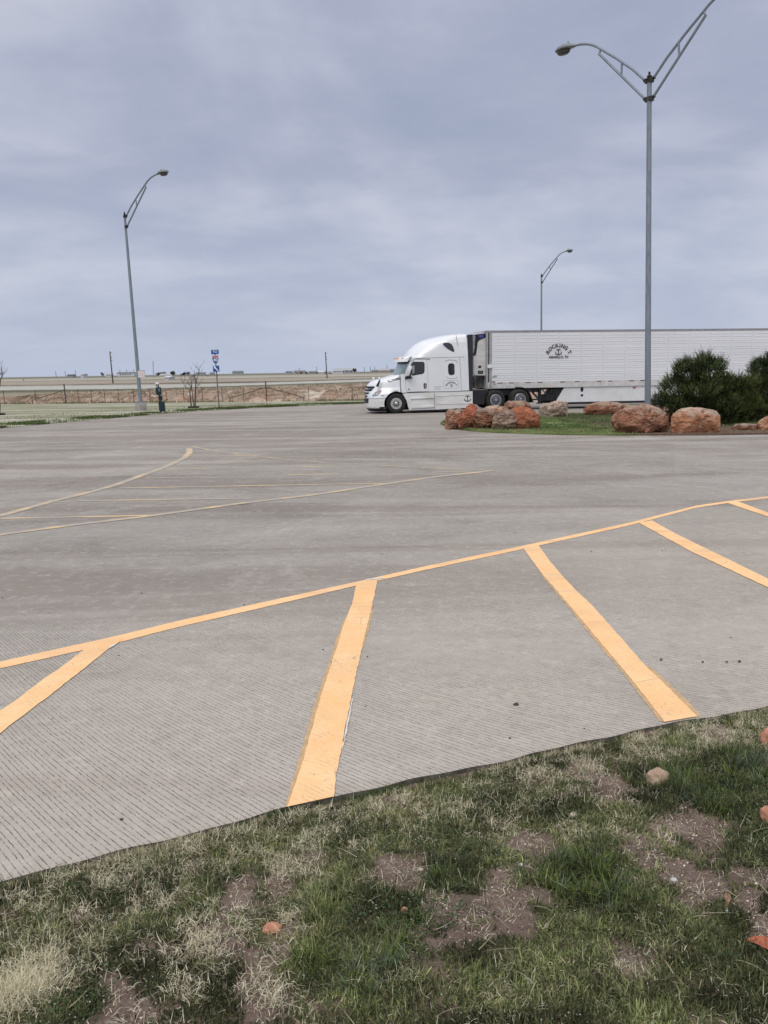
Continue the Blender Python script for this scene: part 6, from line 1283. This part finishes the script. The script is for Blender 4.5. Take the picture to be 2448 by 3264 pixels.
MB().box(def_x(509, 1243), def_x(514, 1243), -.165, -.16, def_z(1249), def_z(1238)).build('label_plate', mat('grey_blue_label', (0.10, .15, .24), .4), db)
tp_ = MB().box(def_x(500.5, 1229), def_x(510, 1229), -.06, -.03, def_z(1232.5), def_z(1226)).build('top_sign', M_DG, st, bevel=.008); MB().box(def_x(504, 1229), def_x(507, 1229), -.064, -.06, def_z(1230), def_z(1227.5)).build('pictogram', M_SWH, tp_)
MB().box(def_x(499, 1222), def_x(510.5, 1222), -.06, -.03, def_z(1225.5), def_z(1219.5)).build('white_sign', M_SWH, st)

def bare_tree(base_px, stems, label, ring=True, seed=1, z0=.02, th=.035, twigs=9):
    rg = random.Random(seed); b = G(base_px[0], base_px[1], z0); Y0 = b[1]; root = empty('bare_tree', tuple(b)); tag(root, label, 'tree')
    M_TB = mat('dark_young_bark', (0.075, .06, .055), .9, c2=(0.13, .10, .09), scale=4)
    for pts, r in stems:
        q = [AT(x, y, Y0)-b for x, y in pts]; n = len(q); jy = rg.uniform(-.25, .25); q = [p+np.array([0, jy*i/n, 0]) for i, p in enumerate(q)]
        m = MB().tube([tuple(p) for p in q], [lerp(r, .006, (i/(n-1))**1.3) for i in range(n)], 6); s_ = m.build('stem', M_TB, root, smooth=True); tw = MB()
        for _ in range(twigs):
            i = rg.randint(n//2, n-1); p = q[i]+np.array([0, 0, rg.uniform(-.1, .1)]); a = rg.uniform(0, 6.28); pts2 = [p]; d = np.array([math.cos(a)*.8, math.sin(a)*.8, .7])
            for k in range(4): d = d+np.array([rg.uniform(-.25, .25), rg.uniform(-.25, .25), rg.uniform(-.05, .3)]); pts2.append(pts2[-1]+d/np.linalg.norm(d)*rg.uniform(.08, .2))
            tw.tube([tuple(v_) for v_ in pts2], [.008, .006, .005, .004, .002], 4)
            for _k in range(2):
                p3 = pts2[rg.randint(1, 3)]; d2 = d+np.array([rg.uniform(-.8, .8), rg.uniform(-.8, .8), rg.uniform(0, .4)]); tw.tube([tuple(p3), tuple(p3+d2/np.linalg.norm(d2)*rg.uniform(.1, .25))], [.006, .003], 4)
        tw.build('twigs', M_TB, s_)
    if ring: MB().lathe([(.001, -.02), (.36, -.02), (.37, .05), (.34, .10), (.30, .10), (.26, .04), (.001, .035)], 20).build('root_ring', mat('black_mulch', (0.02, .018, .016), .95), root)
    return root
f6 = lambda x, y: (560+x/11.85, 1170+y/11.85)
bare_tree((617, 1300), [([f6(590, 1500), f6(565, 1250), f6(545, 1000), f6(535, 880), f6(570, 780), f6(600, 700), f6(605, 560), f6(590, 480), f6(555, 440)], .045), ([f6(690, 1470), f6(655, 1250), f6(630, 950), f6(615, 800), f6(600, 700), f6(540, 660), f6(470, 640)], .035),
                        ([f6(735, 1500), f6(740, 1150), f6(742, 900), f6(752, 650), f6(762, 520), f6(730, 410), f6(690, 320), f6(700, 170)], .05), ([f6(765, 520), f6(800, 440), f6(850, 300), f6(880, 120), f6(895, 60)], .022), ([f6(750, 800), f6(790, 740), f6(850, 690), f6(920, 640)], .02),
                        ([f6(545, 850), f6(470, 830), f6(400, 780), f6(360, 680), f6(300, 600)], .02)], 'small bare multi-stemmed tree in a dark root ring left of the route sign', True, 3)
bare_tree((-4, 1323), [([(-3, 1322), (-2, 1290), (-6, 1250), (-2, 1215), (4, 1200)], .07), ([(-2, 1235), (3, 1210), (10, 1195), (8, 1180)], .03), ([(-4, 1240), (-14, 1215), (-20, 1190)], .03)], 'bare tree cut off by the left frame edge with its dark mulch ring', True, 5)

# ================================================================== FENCE
fr_ = empty('wire_fence', (FA[0], FA[1], 0)); tag(fr_, 'thin post-and-wire fence with braced timber posts along the eroded bank', 'fence')
M_POST = mat('weathered_fence_post', (0.13, .095, .08), .9, var=.4, scale=8); M_WIRE = mat('dark_fence_wire', (0.08, .07, .065), .6, .6)
posts = [(x/2.37, 0) for x in (38, 275)]+[(500/2.37, 1)]+[(x/2.37, 0) for x in (598, 695, 797, 900, 1015, 1137, 1262, 1393, 1533)]+[(600+x/2.552, 0) for x in (120, 282, 455)]+[(600+640/2.552, 1)]+[(600+x/2.552, 0) for x in (985, 1337)]
posts = [(-60, 0), (-30, 0)]+posts
def fence_hit(px):
    d = ray(px, 1288); n = fnrm; t = ((FA-CAMP[:2])@n)/(d[:2]@n); return CAMP[:2]+d[:2]*t
pts_f = []
for x, k in posts:
    p = fence_hit(x); pts_f.append(p); q = p-FA; h = 1.55 if k else 1.12; lean = random.uniform(-.04, .02)
    m = MB().tube([(q[0], q[1], -.3), (q[0]-.03*1+lean, q[1], h)], .05 if k else .024, 6); m.build('post', M_POST, fr_)
    if k:
        for s_ in (-1, 1):
            if s_ < 0 or x > 400:
                e = q+fdir*s_*2.9; e2 = q+fdir*s_*.0; bt = MB().tube([(q[0], q[1], h*.70), (e[0], e[1], .30)], .03, 6).tube([(e[0], e[1], -.2), (e[0], e[1], .34)], .04, 6); bt.build('brace', M_POST, fr_)
a = fence_hit(-80)-FA; b_ = FB+fdir*14-FA
for z in (.25, .5, .75, 1.0): MB().tube([(a[0], a[1], z), (b_[0]*.5, b_[1]*.5, z-.01), (b_[0], b_[1], z)], .004, 4).build('wire', M_WIRE, fr_)
for k in range(1, 4): q = FB+fdir*(4.5*k)-FA; MB().tube([(q[0], q[1], -.3), (q[0], q[1], 1.12)], .024, 6).build('post', M_POST, fr_)

# ================================================================== DISTANCE
M_WOOD = mat('creosoted_pole', (0.10, .075, .06), .9)
def utility_pole(bx_, by_, tx_, ty_, Y0, label, r=.16, m=None, arms=0, group='wooden utility poles in the fields'):
    b = AT(bx_, by_, Y0); t_ = AT(tx_, ty_, Y0); b[2] = min(b[2], .8); root = empty('utility_pole', tuple(b)); tag(root, label, 'utility pole', group); d = t_-b
    MB().tube([(0, 0, -.5), tuple(d)], [r, r*.7], 8).build('pole', m or M_WOOD, root)
    if arms:
        f = .86; p = d*f; MB().box(p[0]-.1, p[0]+.55, p[1]-.3, p[1]+.1, p[2]-.9, p[2]-.1).build('transformer', mat('grey_transformer', (0.2, .2, .2), .5), root)
    ins = MB(); 
    for f in (.95, .80, .70): p = d*f; ins.box(p[0]-.05, p[0]+.35, p[1]-.12, p[1]+.12, p[2]-.08, p[2]+.08)
    ins.build('insulator', mat('brown_insulator', (0.16, .11, .09), .4), root); return root
utility_pole(360, 1217, 350, 1120, 190, 'leaning wooden utility pole in the field left of the near left street lamp'); utility_pole(1042.5, 1201, 1037, 1122, 235, 'brown utility pole in the field between the route sign and the truck')
utility_pole(489.5, 1193, 487, 1151, 420, 'thin pale utility pole just right of the near left street lamp', .22, mat('pale_pole', (0.32, .33, .35), .7))
fp = [(3, 1178, 8, 1199), (177, 1183, 179, 1196), (207, 1182, 209, 1196), (240, 1180, 242, 1196), (382, 1178, 383, 1190), (403, 1178, 404, 1190), (426, 1176, 428, 1190), (953, 1172, 955, 1183), (1009, 1170, 1010, 1180), (1134, 1172, 1134, 1182), (1161, 1170, 1161, 1181), (1180, 1168, 1181, 1181), (1194, 1168, 1195, 1180), (1233, 1162, 1234, 1178)]
locs = ['at the far left frame edge', 'left of the low dark shed', 'just beyond the left end of the dark shed', 'above the grey pond bank', 'left one of three behind the long white sheds', 'middle one of three behind the long white sheds', 'right one of three, nearest the left street lamp', 'among the parked vehicles beyond the field', 'left of the near-right utility pole', 'behind the white barn', 'right of the white barn', 'between the white barn and the truck', 'over the houses near the truck nose', 'seen beside the windscreen of the truck']
for (x, y, x2, y2), lc in zip(fp, locs): utility_pole(x2, y2, x, y, 1300, 'hairline distant utility pole on the horizon, '+lc, .55, mat('hazy_grey_pole', (0.24, .25, .27), .8), 0, 'tiny utility poles on the horizon')
M_WALLW = mat('far_white_wall', (0.58, .59, .60), .7); M_WALLG = mat('far_grey_wall', (0.30, .31, .32), .8); M_ROOFD = mat('far_dark_roof', (0.16, .165, .175), .7); M_ROOFG = mat('far_grey_roof', (0.36, .37, .38), .7); M_WIN = mat('far_dark_window', (0.05, .055, .06), .3); M_TAN = mat('far_tan_wall', (0.40, .35, .29), .8)
def building(x0, x1, ytop, ybase, Y0, label, wall, roof, eave=.45, name='farm_building', cat='building', wins=3):
    a, c = AT(x0, ybase, Y0), AT(x1, ybase, Y0); t_ = AT(x0, ytop, Y0); zb_ = min(a[2], c[2]); zb_ = max(min(zb_, 1.2), -.5); W_ = c[0]-a[0]; Ht = max(t_[2]-zb_, 1.5); D_ = max(8, W_*.35)
    root = empty(name, ((a[0]+c[0])/2, Y0, zb_)); tag(root, label, cat); he = Ht*(1-eave)
    MB().box(-W_/2, W_/2, 0, D_, -1.5, he).build('wall', wall, root)
    o_ = .3; MB().add([(-W_/2-o_, -o_, he), (W_/2+o_, -o_, he), (W_/2+o_, D_+o_, he), (-W_/2-o_, D_+o_, he), (-W_/2-o_+W_*.03, D_/2, Ht), (W_/2+o_-W_*.03, D_/2, Ht)], [(0, 1, 5, 4), (2, 3, 4, 5), (1, 2, 5), (3, 0, 4), (0, 3, 2, 1)]).build('roof', roof, root)
    for k in range(wins): x = lerp(-W_*.35, W_*.35, (k+.5)/wins); MB().box(x-W_*.03, x+W_*.03, -.12, .05, he*.35, he*.75).build('window' if k else 'door', M_WIN, root)
    return root
building(213, 232, 1193, 1197, 900, 'low dark shed on the left horizon', M_WALLG, M_ROOFD, .3, wins=2)
building(258, 266, 1191, 1205, 520, 'small white hut standing before the grey pond bank at left', M_WALLW, M_ROOFG, .25, 'hut', 'hut', 1)
building(337, 354, 1190, 1197, 900, 'pale low house just left of the leaning utility pole', M_WALLW, M_ROOFG, .5, wins=2)
building(372, 428, 1186, 1192, 1100, 'long white sheds left of the near left street lamp', M_WALLW, M_ROOFD, .35, wins=5)
building(508, 548, 1191, 1201, 620, 'white farmhouse with a rounded grey roof right of the left street lamp', M_WALLW, M_ROOFG, .6, 'farmhouse', 'house', 3)
building(524, 538, 1208, 1214, 260, 'small white tank shed out in the pale field', M_WALLW, M_WALLW, .3, 'tank_shed', 'shed', 0)
building(625, 652, 1185, 1190, 1200, 'low grey shed behind the bare tree', M_WALLG, M_ROOFG, .3, wins=2); building(668, 681, 1185, 1189, 1250, 'tiny grey shed just left of the route sign arrow', M_WALLG, M_ROOFG, .3, wins=1)
building(740, 773, 1182, 1187, 1100, 'low grey warehouse on the horizon right of the route sign', M_ROOFG, M_ROOFD, .4, wins=3)
building(910, 930, 1183, 1188, 900, 'leftmost low shed of the row before the second utility pole', M_ROOFG, M_ROOFD, .4, wins=2); building(936, 972, 1181, 1188, 880, 'long dark-roofed shed with vehicles beside it', M_TAN, M_ROOFD, .5, wins=4)
building(984, 1006, 1183, 1190, 760, 'small brown-roofed house left of the second utility pole', M_TAN, M_ROOFD, .5, 'farmhouse', 'house', 2)
building(1014, 1032, 1182, 1188, 800, 'pale arched shed immediately left of the second utility pole', M_WALLW, M_WALLW, .5, wins=1)
building(1060, 1092, 1179, 1189, 640, 'bright white barn immediately right of the second utility pole', M_WALLW, M_ROOFG, .4, 'barn', 'barn', 3); building(1064, 1136, 1174, 1186, 700, 'large grey-roofed barn behind the white one', M_ROOFG, M_ROOFG, .5, 'barn', 'barn', 4)
building(1184, 1208, 1179, 1185, 700, 'brown low house left of the truck nose skyline', M_TAN, M_ROOFD, .45, 'farmhouse', 'house', 2); building(1208, 1242, 1174, 1184, 640, 'pale gabled house over the truck bonnet', M_TAN, M_ROOFG, .55, 'farmhouse', 'house', 3); building(1240, 1268, 1176, 1184, 680, 'grey house partly behind the truck windscreen', M_WALLG, M_ROOFD, .5, 'farmhouse', 'house', 3)
M_FT = attr_mat('far_foliage', .9, .1)
def far_tree(x0, x1, ytop, ybase, Y0, label, c1, c2, seed, dens=1.0, name='distant_tree'):
    rg = np.random.default_rng(seed); a, c = AT(x0, ybase, Y0), AT(x1, ybase, Y0); t_ = AT(x0, ytop, Y0); W_ = (c[0]-a[0])/2; zb_ = max(min(a[2], 1.2), -.3); Ht = t_[2]-zb_; root = empty(name, ((a[0]+c[0])/2, Y0, zb_)); tag(root, label, 'tree' if 'tree' in name else 'bush')
    n = int(900*dens); nl = 6; lc = np.stack([rg.uniform(-.65, .65, nl)*W_, rg.uniform(-.4, .4, nl)*W_, rg.uniform(.4, .72, nl)*Ht], 1); li = rg.integers(0, nl, n); d = rg.normal(size=(n, 3)); d /= np.linalg.norm(d, axis=1)[:, None]
    P = lc[li]+d*np.array([W_*.42, W_*.42, Ht*.30])*(rg.random((n, 1))**.4); P[:, 2] = np.maximum(P[:, 2], Ht*.06); s_ = max(Ht, W_)*.05; sd = rg.normal(size=(n, 3, 3))*s_; V = (P[:, None]+sd).reshape(-1, 3)
    C = np.repeat(rcol(n, c1, c2, .2), 3, 0); link('crown', np_mesh('crown', V, [np.arange(3*n).reshape(-1, 3)], C), M_FT, root)
    MB().tube([(0, 0, -1), (0, 0, Ht*.6)], [Ht*.05, Ht*.02], 6).tube([(0, 0, Ht*.3), (W_*.4, 0, Ht*.6)], [Ht*.03, Ht*.01], 5).build('trunk', M_BARK, root)
far_tree(494, 532, 1184, 1200, 640, 'dark rounded tree over the left of the white farmhouse', (0.05, .045, .04), (0.10, .09, .07), 1); far_tree(542, 562, 1182, 1200, 600, 'olive tree right of the white farmhouse', (0.06, .06, .035), (0.13, .125, .075), 2)
far_tree(582, 594, 1186, 1199, 560, 'round dark evergreen tree left of the bare tree', (0.015, .02, .015), (0.04, .045, .035), 3); far_tree(592, 606, 1185, 1199, 565, 'bare reddish-brown tree beside the round dark evergreen', (0.06, .035, .035), (0.11, .07, .065), 4, .5); far_tree(574, 586, 1190, 1199, 575, 'low brown shrub left of the round dark evergreen', (0.07, .06, .05), (0.13, .11, .09), 5, .5, 'distant_shrub')
far_tree(318, 334, 1186, 1197, 900, 'grey leafless tree left of the pale low house', (0.14, .14, .14), (0.22, .22, .22), 6, .6); far_tree(1122, 1137, 1174, 1187, 680, 'dark tree at the right end of the big barn', (0.05, .05, .045), (0.1, .1, .085), 7)
far_tree(72, 78, 1208, 1214, 300, 'lone reddish bush in the pale field at far left', (0.07, .045, .04), (0.12, .08, .07), 8, .4, 'distant_shrub')
for k, (x0, x1) in enumerate([(619, 625), (641, 646), (654, 660), (660, 668), (670, 676), (681, 686), (691, 696)]):
    lb = ['directly behind the bare tree crown', 'right of the bare tree crown', 'third from the left', 'the widest, fourth from the left', 'fifth from the left', 'just left of the sign post', 'just right of the sign post'][k]
    far_tree(x0, x1, 1195.5, 1200.5, 480, 'dark square shrub in a row across the far field, '+lb, (0.03, .025, .022), (0.07, .06, .05), 20+k, .3, 'distant_shrub')
def far_car(x0, x1, y0, y1, Y0, label, c):
    a, b_ = AT(x0, y1, Y0), AT(x1, y1, Y0); W_ = b_[0]-a[0]; zb_ = max(min(a[2], 1.1), .2); root = empty('parked_car', ((a[0]+b_[0])/2, Y0, zb_)); tag(root, label, 'car', 'vehicles parked beyond the field'); Ht = 1.7
    MB().prism([(-W_/2, .35), (W_/2, .35), (W_/2, .95), (W_*.30, 1.05), (W_*.18, Ht), (-W_*.28, Ht), (-W_*.40, 1.0), (-W_/2, .9)], 0, 1.8).build('body', c, root, bevel=.05)
    MB().prism([(W_*.26, 1.05), (W_*.16, Ht-.1), (-W_*.26, Ht-.1), (-W_*.36, 1.05)], -.02, 0).build('window', M_WIN, root)
    for s_ in (-.3, .3): MB().lathe([(.001, -.03), (.36, -.03), (.36, .2), (.001, .2)], 12, axis='y', c=(s_*W_, 0, .36)).build('wheel', M_RUB, root)
cols = [M_WALLW, mat('far_dark_red_car', (0.2, .06, .05), .4), mat('far_black_car', (0.03, .03, .035), .4), M_WALLG, mat('far_blue_car', (0.08, .11, .18), .4)]
for k, (x, nm) in enumerate([(946, 'white car at the left of the distant row'), (956, 'dark red car second in the distant row'), (974, 'black car third in the distant row, by the brown-roofed house'), (1008, 'grey car fourth in the distant row'), (1036, 'blue car by the arched shed'), (1048, 'white car rightmost before the white barn')]):
    far_car(x, x+6.5, 1184, 1190, 620, nm+' beyond the field', cols[k % 5])
